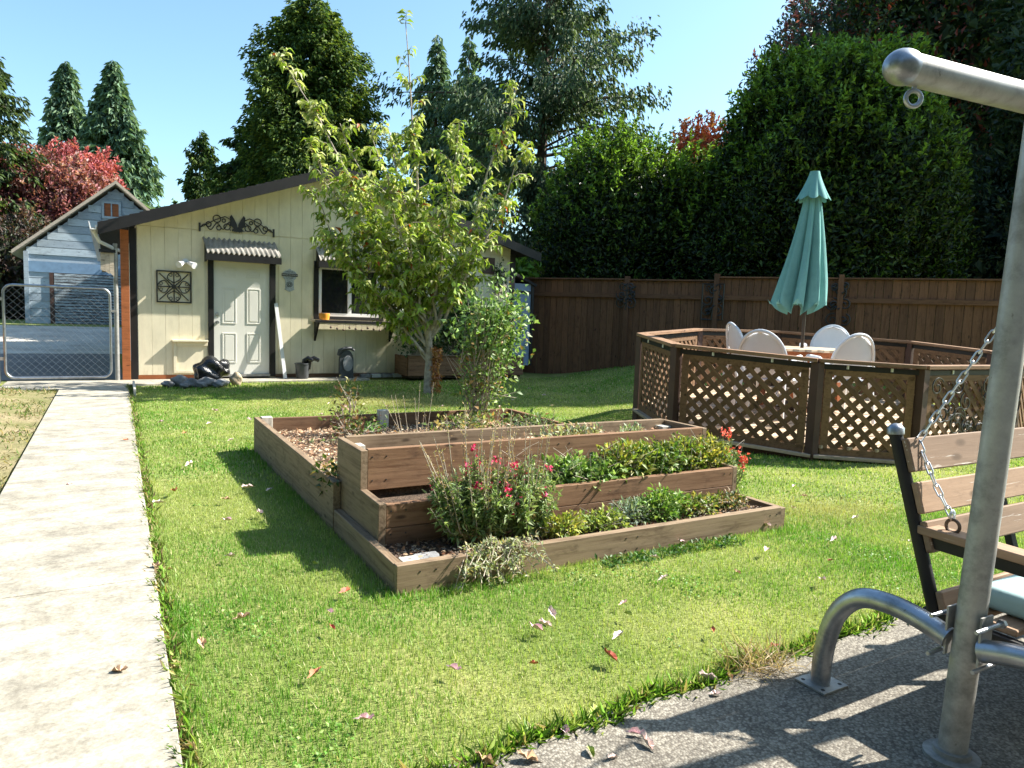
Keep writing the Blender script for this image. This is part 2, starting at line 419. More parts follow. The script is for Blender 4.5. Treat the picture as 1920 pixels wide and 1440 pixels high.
def G(x, y): return float(gz(x, y))
LAT = Vector((.8669, -.4985, 0)); DEP = Vector((.4985, .8669, 0))

# ------------------------------------------------------------------ ground
def sheet(name, xs, ys, mat, dz=0.0, keep=None, kind='structure'):
    X, Y = np.meshgrid(xs, ys); Z = gz(X, Y) + dz
    V = np.stack([X.ravel(), Y.ravel(), Z.ravel()], 1); nx, ny = len(xs), len(ys)
    i = np.arange(ny - 1)[:, None] * nx + np.arange(nx - 1)[None]
    Fc = np.stack([i, i + 1, i + nx + 1, i + nx], -1).reshape(-1, 4)
    if keep is not None:
        cx = V[Fc].mean(1); Fc = Fc[keep(cx[:, 0], cx[:, 1])]
    o = fast_mesh(name, V, Fc, 4, mat, None, None, True); tag(o, kind=kind); return o
xs = np.unique(np.concatenate([np.linspace(-600, -8, 12), np.linspace(-8, 20, 113), np.linspace(20, 600, 14)]))
ys = np.unique(np.concatenate([np.linspace(-200, -2, 8), np.linspace(-2, 36, 120), np.linspace(36, 900, 14)]))
sheet('lawn_ground', xs, ys, MT['lawn'])
def flat(name, poly, mat, z0, z1, kind='structure', bevel=0.0):
    o = MB().prism(poly, z0, z1, 'Z').build(name, mat, bevel=bevel); tag(o, kind=kind); return o
# concrete path in slabs with recessed joints
jy = [-1.6, 0.2, 1.85, 3.5, 5.15, 6.8, 8.45, 10.1, 11.75]
pathroot = flat('concrete_path_bed', [(-0.615, -1.6), (0.14, -1.6), (0.22, 11.8), (-0.6, 11.8)], MT['soil'], -0.05, 0.012)
pathroot.name = 'path'
for a, b in zip(jy[:-1], jy[1:]):
    xr = lambda y: 0.155 + 0.009 * (y - 2)
    x0 = -0.62 if a > 4 else -1.9
    MB().prism([(x0, a + .004), (xr(a), a + .004), (xr(b), b - .004), (x0, b - .004)], 0.0125, 0.035, 'Z').build('slab', MT['concrete'], pathroot, bevel=0.004)
flat('shed_front_walk', [(-1.35, 11.76), (0.24, 11.76), (0.27, 12.25), (1.4, 12.45), (4.2, 12.6), (4.2, 13.06), (-1.35, 13.06)], MT['concrete'], -0.05, 0.03, bevel=.004)
# patio of exposed aggregate: two slabs with a joint
pat = flat('patio', [(0.3, -1.5), (9, -1.5), (9, 1.6), (0.4, 1.55)], MT['soil'], -0.05, 0.006)
rag = random.Random(3)
e1 = [(0.55 + i * 0.2, 1.66 + 0.02 * math.sin(i * 1.7) + rag.uniform(-.012, .012) + .0035 * i * 1.2) for i in range(13)]
MB().prism([(0.42, 1.3), (0.42, -1.5), (3.0, -1.5), (3.0, 1.735)] + e1[::-1][0:0] + [(x, y) for x, y in e1[::-1]], 0.007, 0.03, 'Z').build('slab', MT['aggregate'], pat, bevel=.003)
MB().prism([(3.008, -1.5), (9, -1.5), (9, 1.8), (3.008, 1.735)], 0.007, 0.03, 'Z').build('slab', MT['aggregate'], pat, bevel=.003)
# driveway beyond the gate, gravel strip
flat('driveway', [(-14, 13.4), (0.2, 13.4), (0.2, 19.9), (-14, 19.9)], MT['asphalt'], -0.05, 0.012)
sheet('gravel_drive', np.linspace(-14, 8, 23), np.linspace(19.95, 27.6, 14), MT['gravel'], 0.012)
sheet('dry_side_yard', np.linspace(-9, -0.64, 40), np.linspace(4.6, 12.9, 40), MT['dry'], 0.012, keep=lambda x, y: (y < 11.9) | (x < -1.45))

# ------------------------------------------------------------------ grass blades
def lawn_ok(x, y):
    ok = (x > 0.165 + 0.009 * (y - 2) + 0.012 * np.sin(y * 9)) & (y > 1.70 + 0.012 * np.sin(x * 11) + .02 * (x - 1) * .6)
    ok &= ~((x > 1.13) & (x < 3.66) & (y > 2.93) & (y < 4.2)) & ~((x > 1.13) & (x < 3.74) & (y >= 4.2) & (y < 6.5))
    ok &= y < np.where(x < 1.4, 12.2, 12.5)
    ok &= ~((x > 4.85) & (x < 7.4) & (y > 12.3))
    ok &= ~(((x - 7.75) / 2.0) ** 2 + ((y - 5.7) / 2.0) ** 2 < 1)
    return ok
def patch(x, y):
    return (np.sin(x * 1.7 + 1.3 * np.sin(y * .9)) + np.sin(y * 2.1 + x * .6 + 1) + .6 * np.sin(x * 5 + 2 * np.sin(y * 3.1)) + .5 * np.sin(y * 6.3 + x * 2)) / 3.1
def fbm(x, y, s):
    return patch(x * s, y * s) * .5 + patch(y * s * 1.9 + 3, x * s * 2.1) * .3 + patch(x * s * 3.7 + 9, y * s * 4.1) * .2
def grass(name, n, dmin, dmax, hl, wd, label):
    # uniform in depth bands inside the visible wedge
    d = np.sqrt(RNG.uniform(dmin ** 2, dmax ** 2, n)); l = RNG.uniform(-0.80, 0.80, n) * d
    x = .4985 * d + .8669 * l; y = .8669 * d - .4985 * l
    f = fbm(x, y, 1.0)
    k = lawn_ok(x, y) & (RNG.uniform(size=n) < 0.9 + 0.3 * f)
    x, y, f = x[k], y[k], f[k]; n = len(x)
    az = RNG.uniform(0, 2 * PI, n); lean = np.abs(RNG.normal(0, .45, n))
    h = hl * RNG.uniform(0.5, 1.25, n) * (1 + .3 * f)
    edge = (np.abs(x - .22) < .05) | (np.abs(y - 1.75) < .06) | ((x > 1.0) & (x < 3.9) & (y > 2.8) & (y < 6.65))
    h = h * np.where(edge, 1.5, 1.0)
    b = np.stack([x, y, gz(x, y) - .003], 1)
    s = np.stack([-np.sin(az), np.cos(az), 0 * az], 1) * (wd * RNG.uniform(.6, 1.3, n))[:, None]
    top = b + np.stack([np.cos(az) * lean * h, np.sin(az) * lean * h, h * np.cos(lean * .8)], 1)
    m = b + (top - b) * .55; m[:, 2] += h * .08
    V = np.stack([b - s / 2, b + s / 2, m + s * .35, m - s * .35, top], 1).reshape(-1, 3)
    i = np.arange(n)[:, None]
    Fc = (i[:, :, None] * 5 + np.array([[0, 1, 2], [0, 2, 3], [3, 2, 4]])[None]).reshape(-1, 3)
    t = np.clip(.5 + 1.1 * f + .5 * fbm(x, y, 3.1) + RNG.normal(0, .16, n), 0, 1)[:, None]
    cdry = np.array([.41, .46, .15]); cgr = np.array([.12, .28, .03])
    C = cdry * (1 - t) + cgr * t
    dead = RNG.uniform(size=n) < .07; C[dead] = np.array([.55, .5, .28])
    # worn straw patch near the tree and beyond the bed
    wp = (np.exp(-(((x - 3.6) / 1.5) ** 2 + ((y - 9.6) / 1.3) ** 2)) + .8 * np.exp(-(((x - 4.4) / .6) ** 2 + ((y - 3.1) / .4) ** 2)) > RNG.uniform(.1, .9, n))
    C[wp] = C[wp] * .35 + np.array([.36, .30, .15]) * .65
    C *= RNG.uniform(.75, 1.25, (n, 1))
    o = fast_mesh(name, V, Fc, 3, MT['grass'], np.repeat(C, 5, 0)); tag(o, label, 'grass', kind='stuff')
grass('lawn_grass', 290000, 1.6, 5.0, .023, .0032, 'short bright green mown grass blades of the near lawn')
grass('lawn_grass', 220000, 5.0, 10.5, .025, .0075, 'mown grass of the lawn around and beyond the beds')
grass('lawn_grass', 70000, 10.5, 15.5, .034, .016, 'far lawn grass in front of the shed and fence')
def edge_grass():
    n = 9000; y = RNG.uniform(1.7, 12.2, n); x = .155 + .009 * (y - 2) + RNG.uniform(0, .05, n)
    k = RNG.uniform(size=n) < .55 + .5 * np.sin(y * 7) * np.sin(y * 3.3); x, y = x[k], y[k]; n = len(x)
    P = np.stack([x, y, gz(x, y) + .004], 1); A = rdir(n, .6); A[:, 0] -= .75; A[:, 2] = np.abs(A[:, 2]) * .7 + .25
    C = cvar(n, [(.16, .3, .04), (.3, .38, .1), (.42, .34, .17), (.2, .15, .08)], [.4, .25, .2, .15])
    l = RNG.uniform(.03, .075, n)
    o = leaves('edge_grass', MT['grass'], P, A, rdir(n, .5), l, np.full(n, .005), C, full=False, bend=.3)
    tag(o, 'longer unmown grass leaning over the right edge of the concrete path', 'grass', kind='stuff')
    n = 5000; x = RNG.uniform(.4, 3.2, n); y = 1.66 + .035 * (x - .5) + RNG.normal(0, .018, n) + .02 * np.sin(x * 13)
    P = np.stack([x, y, np.full(n, .01)], 1); A = rdir(n, .6); A[:, 1] -= .5; A[:, 2] = np.abs(A[:, 2]) * .7 + .2
    l = RNG.uniform(.03, .07, n)
    o = leaves('edge_grass', MT['grass'], P, A, rdir(n, .5), l, np.full(n, .0045), cvar(n, [(.16, .3, .04), (.3, .38, .1), (.42, .34, .17)], [.6, .3, .1]), full=False, bend=.3)
    tag(o, 'longer grass blades leaning over the ragged edge of the patio', 'grass', kind='stuff')
edge_grass()
def clover():
    n = 60000; x = RNG.uniform(.25, 7, n); y = RNG.uniform(1.8, 8, n)
    f = fbm(x + 7, y + 3, 2.2); k = lawn_ok(x, y) & (f > .30); x, y = x[k], y[k]; n = len(x)
    P = np.stack([x, y, gz(x, y) + RNG.uniform(.008, .022, n)], 1); A = rdir(n, .2); A[:, 2] *= .35
    o = leaves('clover', MT['leaf'], P, A, rdir(n, 2.0), RNG.uniform(.010, .019, n), RNG.uniform(.009, .016, n), cvar(n, [(.10, .24, .035), (.15, .30, .05), (.24, .34, .10)]), bend=.1)
    tag(o, 'patches of low clover and broad leaved weeds growing through the lawn', 'clover', kind='stuff')
clover()
# tufts on the dry yard left
def drygrass():
    n = 26000; x = RNG.uniform(-3.5, -.64, n); y = RNG.uniform(5, 12.4, n)
    f = fbm(x, y, 1.6); k = (RNG.uniform(size=n) < .35 + f) & ((y < 11.9) | (x < -1.5)); x, y = x[k], y[k]; n = len(x)
    P = np.stack([x, y, gz(x, y) + .01], 1); A = rdir(n, 1.0); A[:, 2] = np.abs(A[:, 2]) * .6
    C = cvar(n, [(.12, .2, .035), (.32, .27, .13), (.42, .33, .2)], [.45, .3, .25])
    o = leaves('yard_tufts', MT['grass'], P, A, rdir(n), RNG.uniform(.03, .07, n), np.full(n, .008), C, full=False)
    tag(o, 'patchy dry grass and weeds left of the path', 'grass', kind='stuff')
drygrass()

# ------------------------------------------------------------------ yellow shed
FY = 13.1
def zl(x): return 2.48 + .36 * (x + .12)
def zr(x): return 2.62 + .29 * (7.85 - x)
XP = 3.66; ZP = zl(XP)
def roofz(x): return zl(x) if x < XP else zr(x)
shed = thing('yellow_shed', (3.8, FY, 0), 'long pale yellow shed with vertical siding, black trim and dark gabled roof', 'shed')
XL, XR = 0.42, 7.38
win = (3.36, 4.52, 1.16, 2.08); dr = (1.57, 2.50, 0.10, 2.03)
x = XL; k = 0
while x < XR - .02:
    x1 = min(x + .203, XR); a, b = x + .002, x1 - .002
    def cut(z0, z1):
        segs = [(z0, z1)]
        for (h0, h1, g0, g1) in (win, dr):
            if b > h0 + .01 and a < h1 - .01:
                ns = []
                for s0, s1 in segs:
                    if g0 > s0 + .02: ns.append((s0, min(s1, g0)))
                    if g1 < s1 - .02: ns.append((max(s0, g1), s1))
                    if g1 <= s0 or g0 >= s1: ns.append((s0, s1))
                segs = ns
        return segs
    for (s0, s1) in cut(.10, 2.53):
        board('siding_board', MT['siding'], shed, ((a + b) / 2, FY - .006, s0), ((a + b) / 2, FY - .006, s1), b - a, .014, (1, 0, 0), .0012)
    mbx = MB(); zt0, zt1 = roofz(a) - .08, roofz(b) - .08
    pts = [(a, 2.545), (b, 2.545), (b, zt1), (a, zt0)]
    if a < XP < b: pts = [(a, 2.545), (b, 2.545), (b, zt1), (XP, ZP - .08), (a, zt0)]
    if zt0 > 2.56 or zt1 > 2.56:
        mbx.prism([(p, max(q, 2.546)) for p, q in pts], FY - .013, FY - .002, 'Y').build('siding_board', MT['siding'], shed)
    x = x1
# structural wall with openings behind the siding
mb = MB()
def wallbox(x0, x1, z0, z1): mb.box(x0, x1, FY + .001, FY + .12, z0, z1)
wallbox(XL, dr[0], .0, 2.5); wallbox(dr[0], dr[1], dr[3], 2.5); wallbox(dr[1], win[0], .0, 2.5)
wallbox(win[0], win[1], 0, win[2]); wallbox(win[0], win[1], win[3], 2.5); wallbox(win[1], XR, 0, 2.5)
mb.prism([(XL, 2.5), (XR, 2.5), (XR, zr(XR) - .09), (XP, ZP - .09), (XL, zl(XL) - .09)], FY + .001, FY + .12, 'Y')
mb.box(XL, XL + .1, FY + .12, 22.2, 0, zl(XL) - .1); mb.box(XR - .1, XR, FY + .12, 22.2, 0, zr(XR) - .1)
mb.prism([(XL, 0), (XR, 0), (XR, zr(XR) - .1), (XP, ZP - .1), (XL, zl(XL) - .1)], 22.2, 22.3, 'Y')
mb.build('wall', MT['siding'], shed)
MB().box(XL - .005, 1.5, FY - .02, FY - .002, 0.0, .095).build('skirting', MT['cedar'], shed)
MB().box(2.6, XR, FY - .02, FY - .002, 0.0, .095).build('skirting', MT['bedred'], shed)
# roof slabs with shingle butt edges
RY0, RY1 = 12.72, 22.6
for nm, x0, x1 in (('l', -.12, XP), ('r', XP, 7.9)):
    f = zl if nm == 'l' else zr
    mbr = MB()
    mbr.prism([(x0, f(x0) - .03), (x1, f(x1) - .03), (x1, f(x1)), (x0, f(x0))], RY0 + .02, RY1, 'Y')
    mbr.build('roof', MT['roof'], shed)
    mbs = MB(); nst = 26
    for i in range(nst):
        a = x0 + (x1 - x0) * i / nst; b = x0 + (x1 - x0) * (i + 1) / nst
        hi = .02; za, zb = f(a) + .003, f(b) + .003
        lo_first = nm == 'l'
        pa = [(a, za), (b, zb), (b, zb + (.006 if lo_first else hi)), (a, za + (hi if lo_first else .006))]
        mbs.prism(pa, RY0, RY1, 'Y')
    s = mbs.build('shingle_course', MT['roof'], shed)
    MB().prism([(x0, f(x0) - .17), (x1, f(x1) - .17), (x1, f(x1) - .001), (x0, f(x0) - .001)], RY0 - .03, RY0 + .015, 'Y').build('fascia', MT['black'], shed)
    MB().prism([(x0, f(x0) - .055), (x1, f(x1) - .055), (x1, f(x1) - .033), (x0, f(x0) - .033)], RY0 + .016, FY - .015, 'Y').build('soffit', MT['siding'], shed)
# gutter and downspout
g = MB().prism([(-.24, 2.50), (-.22, 2.38), (-.14, 2.38), (-.125, 2.44), (-.125, 2.45), (-.15, 2.45), (-.15, 2.40), (-.21, 2.40), (-.225, 2.5)], RY0 - .02, RY1, 'Y').build('gutter', MT['white'], shed)
MB().tube([(-.18, 12.9, 2.38), (-.1, 12.95, 2.22), (.12, 13.03, 2.12), (.30, 13.1, 2.08)], .03, 8).build('downspout', MT['white'], g, smooth=True)
# corner boards
MB().box(XL - .105, XL - .006, FY - .028, FY + .1, .03, zl(XL) - .19).build('corner_trim', MT['black'], shed)
MB().box(XR + .003, XR + .12, FY - .028, FY + .1, .03, zr(XR) - .19).build('corner_trim', MT['black'], shed)
# door
D0, D1, DZ0, DZ1 = dr
doorp = MB().box(D0 + .005, D1 - .005, FY - .004, FY + .035, DZ0, DZ1).build('door', MT['door'], shed, bevel=.003)
for (a, b, c, d) in ((.14, .37, 1.68, 1.83), (.54, .77, 1.68, 1.83), (.14, .37, .88, 1.5), (.54, .77, .88, 1.5), (.14, .37, .2, .72), (.54, .77, .2, .72)):
    X0, X1, Z0, Z1 = D0 + a, D0 + b, DZ0 + c, DZ0 + d
    m_ = MB()
    for q in ((X0, X1, Z0, Z0 + .02), (X0, X1, Z1 - .02, Z1), (X0, X0 + .02, Z0 + .02, Z1 - .02), (X1 - .02, X1, Z0 + .02, Z1 - .02)):
        m_.box(q[0], q[1], FY - .012, FY - .0035, q[2], q[3])
    m_.box(X0 + .045, X1 - .045, FY - .011, FY - .0035, Z0 + .045, Z1 - .045)
    m_.build('door_panel', MT['door'], doorp, bevel=.003)
MB().tube([(D0 + .06, FY - .005, 1.0), (D0 + .06, FY - .04, 1.0), (D0 + .06, FY - .05, 1.0), (D0 + .06, FY - .085, 1.0)], [.03, .014, .03, .022], 14).build('door_knob', MT['galvsh'], doorp, smooth=True)
MB().tube([(D0 + .06, FY - .005, 1.14), (D0 + .06, FY - .03, 1.14)], [.03, .026], 14).build('deadbolt', MT['galvsh'], doorp, smooth=True)
MB().box(D0 - .085, D0 + .003, FY - .04, FY + .03, .06, 2.06).build('door_casing', MT['black'], shed, bevel=.004)
MB().box(D1 - .003, D1 + .095, FY - .04, FY + .03, .06, 2.06).build('door_casing', MT['black'], shed, bevel=.004)
MB().box(D0 - .085, D1 + .095, FY - .042, FY + .03, 2.062, 2.16).build('door_casing', MT['black'], shed, bevel=.004)
MB().box(D0, D1, FY - .06, FY + .03, .06, .1).build('threshold', MT['galv'], shed)
def awning(x0, x1, zt, zb, out, parent):
    a = MB(); n = int((x1 - x0) / .0095); nr = 3; vs = []
    for j in range(nr):
        t = j / (nr - 1)
        for i in range(n + 1):
            xx = x0 + (x1 - x0) * i / n + t * 0.05
            vs.append((xx, FY - .02 - out * t, zt + (zb - zt) * t + .02 * math.sin((xx - x0) / .082 * 2 * PI)))
    fs = [(j * (n + 1) + i, j * (n + 1) + i + 1, (j + 1) * (n + 1) + i + 1, (j + 1) * (n + 1) + i) for j in range(nr - 1) for i in range(n)]
    a.add(vs, fs)
    r = a.build('awning', MT['awning'], parent, smooth=True)
    md = r.modifiers.new('s', 'SOLIDIFY'); md.thickness = .004
    b = MB(); b.box(x0 + .03, x1 + .06, FY - out - .02, FY - out + .02, zb - .13, zb - .02)
    b.prism([(FY - .02, zb - .15), (FY - out, zb - .15), (FY - out, zb - .03), (FY - .02, zt - .03)], x0 + .03, x0 + .05, 'X')
    b.prism([(FY - .02, zb - .15), (FY - out, zb - .15), (FY - out, zb - .03), (FY - .02, zt - .03)], x1 - .05, x1 - .03, 'X')
    b.build('awning_frame', MT['black'], r)
awning(1.40, 2.60, 2.42, 2.17, .20, shed)
awning(3.28, 4.7, 2.42, 2.17, .20, shed)
# window
wx0, wx1, wz0, wz1 = win
wf = MB()
for q in ((wx0, wx1, wz0, wz0 + .06), (wx0, wx1, wz1 - .06, wz1), (wx0, wx0 + .055, wz0 + .06, wz1 - .06), (wx1 - .055, wx1, wz0 + .06, wz1 - .06), ((wx0 + wx1) / 2 - .035, (wx0 + wx1) / 2 + .035, wz0 + .06, wz1 - .06)):
    wf.box(q[0], q[1], FY - .03, FY + .05, q[2], q[3])
wfo = wf.build('window_frame', MT['white'], shed, bevel=.004)
for a, b in ((wx0 + .056, (wx0 + wx1) / 2 - .036), ((wx0 + wx1) / 2 + .036, wx1 - .056)):
    MB().box(a, b, FY + .005, FY + .012, wz0 + .061, wz1 - .061).build('pane', MT['glass'], wfo)
MB().box(wx0 - .085, wx0 - .004, FY - .035, FY + .0, wz0 - .06, wz1 + .08).build('window_trim', MT['black'], shed, bevel=.003)
MB().box(wx1 + .004, wx1 + .085, FY - .035, FY + .0, wz0 - .06, wz1 + .08).build('window_trim', MT['black'], shed, bevel=.003)
MB().box(wx0 - .083, wx1 + .083, FY - .033, FY + .0, wz0 - .06, wz0 - .003).build('window_trim', MT['black'], shed, bevel=.003)
# shelf under the window
sh = thing('window_shelf', (4.0, FY - .2, 1.06), 'narrow weathered wooden shelf on black brackets under the shed window', 'shelf')
board('shelf_board', MT['greywood'], sh, (3.22, FY - .19, 1.075), (4.82, FY - .19, 1.075), .28, .03, (0, 1, 0))
board('shelf_edge', MT['black'], sh, (3.22, FY - .345, 1.068), (4.82, FY - .345, 1.068), .05, .02)
for xx in (3.30, 4.74):
    MB().prism([(FY - .016, 1.055), (FY - .30, 1.055), (FY - .27, 1.02), (FY - .05, .75), (FY - .016, .70)], xx - .018, xx + .018, 'X').build('bracket', MT['black'], sh)
bl = thing('bell_string', (4.0, FY - .3, 1.0), 'string of small round bells hanging below the window shelf', 'bells')
MB().tube([(3.4 + i * .1, FY - .36, 1.03 - .035 * math.sin(i * 1.05) ** 2) for i in range(13)], .003, 4).build('cord', MT['iron'], bl)
for i in range(11):
    cx = 3.5 + i * .115; cz = .965 - .02 * (i % 3)
    b_ = MB().blob((cx, FY - .36, cz), (.022, .022, .022), i, 0, 2); b_.tube([(cx, FY - .36, cz + .02), (cx, FY - .36, 1.02)], .002, 4)
    b_.build('bell', MT['rust'], bl, smooth=True)
# orange pot on shelf
op = MB().lathe([(.055, 0), (.085, .005), (.10, .10), (.095, .125), (.085, .125), (.08, .10), (.05, .02)], (3.42, FY - .2, 1.091), 24).build('orange_pot', MT['orange'], smooth=True)
tag(op, 'small orange glazed pot on the left end of the window shelf', 'pot')
# dog door / hatch
h = thing('wall_hatch', (1.17, FY - .02, .1), 'low pale yellow hatch box with a ledge, left of the shed door', 'hatch')
MB().box(.92, 1.475, FY - .10, FY - .0145, .66, .69).build('ledge', MT['siding'], h, bevel=.003)
for q in ((.94, .99, .13, .655), (.992, 1.47, .13, .17), (.992, 1.47, .59, .655)):
    MB().box(q[0], q[1], FY - .045, FY - .0145, q[2], q[3]).build('frame_piece', MT['siding'], h, bevel=.003)
MB().box(.995, 1.465, FY - .022, FY - .0145, .175, .585).build('flap', MT['siding'], h)
# brown shutter board & vine trellis on right
tag(MB().box(6.72, 7.0, FY - .04, FY - .015, 2.14, 2.47).build('brown_board', MT['brown'], bevel=.004), 'small dark brown square board hung high near the right end of the shed wall', 'board')
# flood light
fl = thing('floodlight', (1.14, FY - .02, 1.96), 'white twin lamp floodlight on the wall above the square grille', 'light')
MB().tube([(1.14, FY - .015, 2.0), (1.14, FY - .05, 2.0)], .05, 16).build('base', MT['white'], fl, smooth=True)
for s in (-1, 1):
    MB().tube([(1.14 + s * .01, FY - .05, 1.99), (1.14 + s * .05, FY - .10, 1.975), (1.14 + s * .08, FY - .15, 1.955), (1.14 + s * .12, FY - .21, 1.93)], [.016, .03, .04, .055], 14).build('lamp_head', MT['white'], fl, smooth=True)

# ---- iron ornaments
def spiral(c, r0, r1, a0, a1, n=18, plane='XZ', y=0):
    out = []
    for i in range(n + 1):
        t = i / n; a = a0 + (a1 - a0) * t; r = r0 + (r1 - r0) * t
        out.append((c[0] + r * math.cos(a), y, c[1] + r * math.sin(a)))
    return out
def ring(m, cx, cz, r, y, rad=.009, n=18): m.tube([(cx + r * math.cos(2 * PI * i / n), y, cz + r * math.sin(2 * PI * i / n)) for i in range(n + 1)], rad, 5, False)
og = thing('scroll_ornament', (1.96, FY - .03, 2.5), 'black iron scroll ornament with winged centre above the door awning', 'wall art')
YO = FY - .035
for s in (-1, 1):
    m = MB(); cx = 1.96
    pts = [(cx + s * (.08 + .50 * t), YO, 2.66 + .0 * t + .06 * math.sin(t * 5 * PI) * (1 - .25 * t) - .07 * t) for t in np.linspace(0, 1, 46)]
    m.tube(pts, .009, 5)
    m.tube([(cx + s * .10, YO, 2.75), (cx + s * .2, YO, 2.80), (cx + s * .36, YO, 2.73), (cx + s * .56, YO, 2.60)], .008, 5)
    for (dx, z, r) in ((.17, 2.63, .05), (.33, 2.75, .06), (.30, 2.6, .035), (.46, 2.65, .04), (.22, 2.73, .028)): ring(m, cx + s * dx, z, r, YO)
    m.build('scroll', MT['iron'], og, smooth=True)
    MB().box(cx + s * .6 - .014, cx + s * .6 + .014, YO - .01, FY - .0135, 2.52, 2.66).build('end_plate', MT['iron'], og)
    MB().prism([(cx + s * .01, 2.68), (cx + s * .05, 2.76), (cx + s * .10, 2.84), (cx + s * .125, 2.80), (cx + s * .12, 2.72), (cx + s * .13, 2.66), (cx + s * .07, 2.62), (cx + s * .01, 2.60)], YO - .012, YO + .004, 'Y').build('wing', MT['iron'], og)
    for k in range(4):
        MB().prism([(cx + s * (.012 + k * .033), 2.575 + k * .004), (cx + s * (.036 + k * .033), 2.58 + k * .006), (cx + s * (.03 + k * .028), 2.535 + .008 * k)], YO - .014, YO - .002, 'Y').build('feather', MT['iron'], og)
MB().prism([(1.86, 2.58), (1.90, 2.62), (1.96, 2.64), (2.02, 2.62), (2.06, 2.58), (2.0, 2.555), (1.92, 2.555)], YO - .011, YO + .002, 'Y').build('body', MT['iron'], og)
gr = thing('square_grille', (.96, FY - .03, 1.31), 'square black iron scrollwork grille on the wall left of the door', 'wall art')
gx, gzc, hs = .96, 1.57, .265
m = MB()
for q in ((gx - hs, gx + hs, gzc - hs, gzc - hs + .022), (gx - hs, gx + hs, gzc + hs - .022, gzc + hs), (gx - hs, gx - hs + .022, gzc - hs + .022, gzc + hs - .022), (gx + hs - .022, gx + hs, gzc - hs + .022, gzc + hs - .022)):
    m.box(q[0], q[1], YO - .01, YO + .008, q[2], q[3])
m.build('frame', MT['iron'], gr)
MB().tube([(gx, YO - .01, gzc), (gx, YO + .01, gzc)], .035, 18).build('rosette', MT['iron'], gr)
for k in range(8):
    a = k * PI / 4; L = .24 if k % 2 == 0 else .31
    m = MB().tube([(gx + .03 * math.cos(a), YO, gzc + .03 * math.sin(a)), (gx + L * math.cos(a), YO, gzc + L * math.sin(a))], .009, 5)
    if k % 2 == 0:
        for s in (-1, 1):
            pp = []
            for t in np.linspace(0, 1, 16):
                r = .06 + .19 * t; b = a + s * .62 * math.sin(t * PI) ** .8
                pp.append((gx + r * math.cos(b), YO, gzc + r * math.sin(b)))
            m.tube(pp, .008, 5)
            ca = a + s * .25; ring(m, gx + .2 * math.cos(ca), gzc + .2 * math.sin(ca), .024, YO, .005, 12)
    m.build('scroll', MT['iron'], gr, smooth=True)
# plaque
pl = thing('shield_plaque', (2.84, FY - .02, 1.6), 'small grey shield shaped metal plaque between door and window', 'sign')
def sh_poly(pts, y0, y1, nm, mat): return MB().prism([(2.84 + a, 1.8 + b) for a, b in pts], y0, y1, 'Y').build(nm, mat, pl, bevel=.002)
sh_poly([(-.10, .07), (-.12, .12), (-.07, .155), (-.03, .165), (0, .19), (.03, .165), (.07, .155), (.12, .12), (.10, .07), (.12, .03), (.08, -.01), (-.08, -.01), (-.12, .03)], FY - .026, FY - .0135, 'shield', MT['plaque'])
sh_poly([(-.075, -.012), (-.075, -.16), (-.09, -.18), (-.05, -.2), (0, -.225), (.05, -.2), (.09, -.18), (.075, -.16), (.075, -.012)], FY - .024, FY - .0135, 'lower_plate', MT['plaque'])
bar_ = sh_poly([(-.14, .05), (-.14, .10), (.14, .10), (.14, .05)], FY - .033, FY - .0265, 'bar', MT['iron'])
m = MB(); ring(m, 2.84, 1.71, .045, FY - .027, .006); ring(m, 2.84, 1.71, .022, FY - .027, .006); m.build('medallion', MT['darkgrey'], pl)
def text(s, size, loc, mat, parent, rot=(PI / 2, 0, 0)):
    c = bpy.data.curves.new('lettering', 'FONT'); c.body = s; c.size = size; c.align_x = 'CENTER'; c.align_y = 'CENTER'; c.extrude = .001
    o = bpy.data.objects.new('lettering', c); COL.objects.link(o)
    dg = bpy.context.evaluated_depsgraph_get(); me = bpy.data.meshes.new_from_object(o.evaluated_get(dg))
    bpy.data.objects.remove(o); me.materials.clear(); me.materials.append(mat)
    from mathutils import Euler
    return link('lettering', me, parent, Matrix.Translation(Vector(loc)) @ Euler(rot).to_matrix().to_4x4())
text('HARLEY-DAVIDSON', .03, (2.84, FY - .035, 1.875), MT['white'], pl)
text('MOTOR', .034, (2.84, FY - .028, 1.93), MT['iron'], pl)
text('CYCLES', .034, (2.84, FY - .028, 1.822), MT['iron'], pl)
# leaning white board
lb = board('leaning_plank', MT['white'], None, (2.60, FY - .035, 1.36), (2.72, FY - .26, .032), .062, .02, (1, 0, 0)); tag(lb, 'narrow white plank leaning on the shed wall right of the door', 'plank')
# wall arch trellis right
at = thing('iron_trellis', (6.3, FY - .03, 1.2), 'black iron garden trellis with curls on the right part of the shed wall', 'trellis')
m = MB()
for s in (-1, 1):
    m.tube([(6.32 + s * .22, YO, .9), (6.32 + s * .22, YO, 1.9), (6.32 + s * .28, YO, 2.02), (6.32 + s * .2, YO, 2.1)], .01, 6)
    m.tube([(p[0], YO, p[2]) for p in spiral((6.32 + s * .12, 1.7), .14, .02, 0, s * 9)], .007, 5)
    m.tube([(p[0], YO, p[2]) for p in spiral((6.32 + s * .12, 1.35), .14, .02, 1, s * 9)], .007, 5)
m.tube([(6.1, YO, 1.98), (6.2, YO, 2.1), (6.32, YO, 2.14), (6.44, YO, 2.1), (6.54, YO, 1.98)], .009, 6)
m.tube([(6.1, YO, 1.86), (6.54, YO, 1.86)], .009, 6); m.tube([(6.32, YO, .9), (6.32, YO, 2.14)], .006, 5)
m.build('scrollwork', MT['iron'], at, smooth=True)

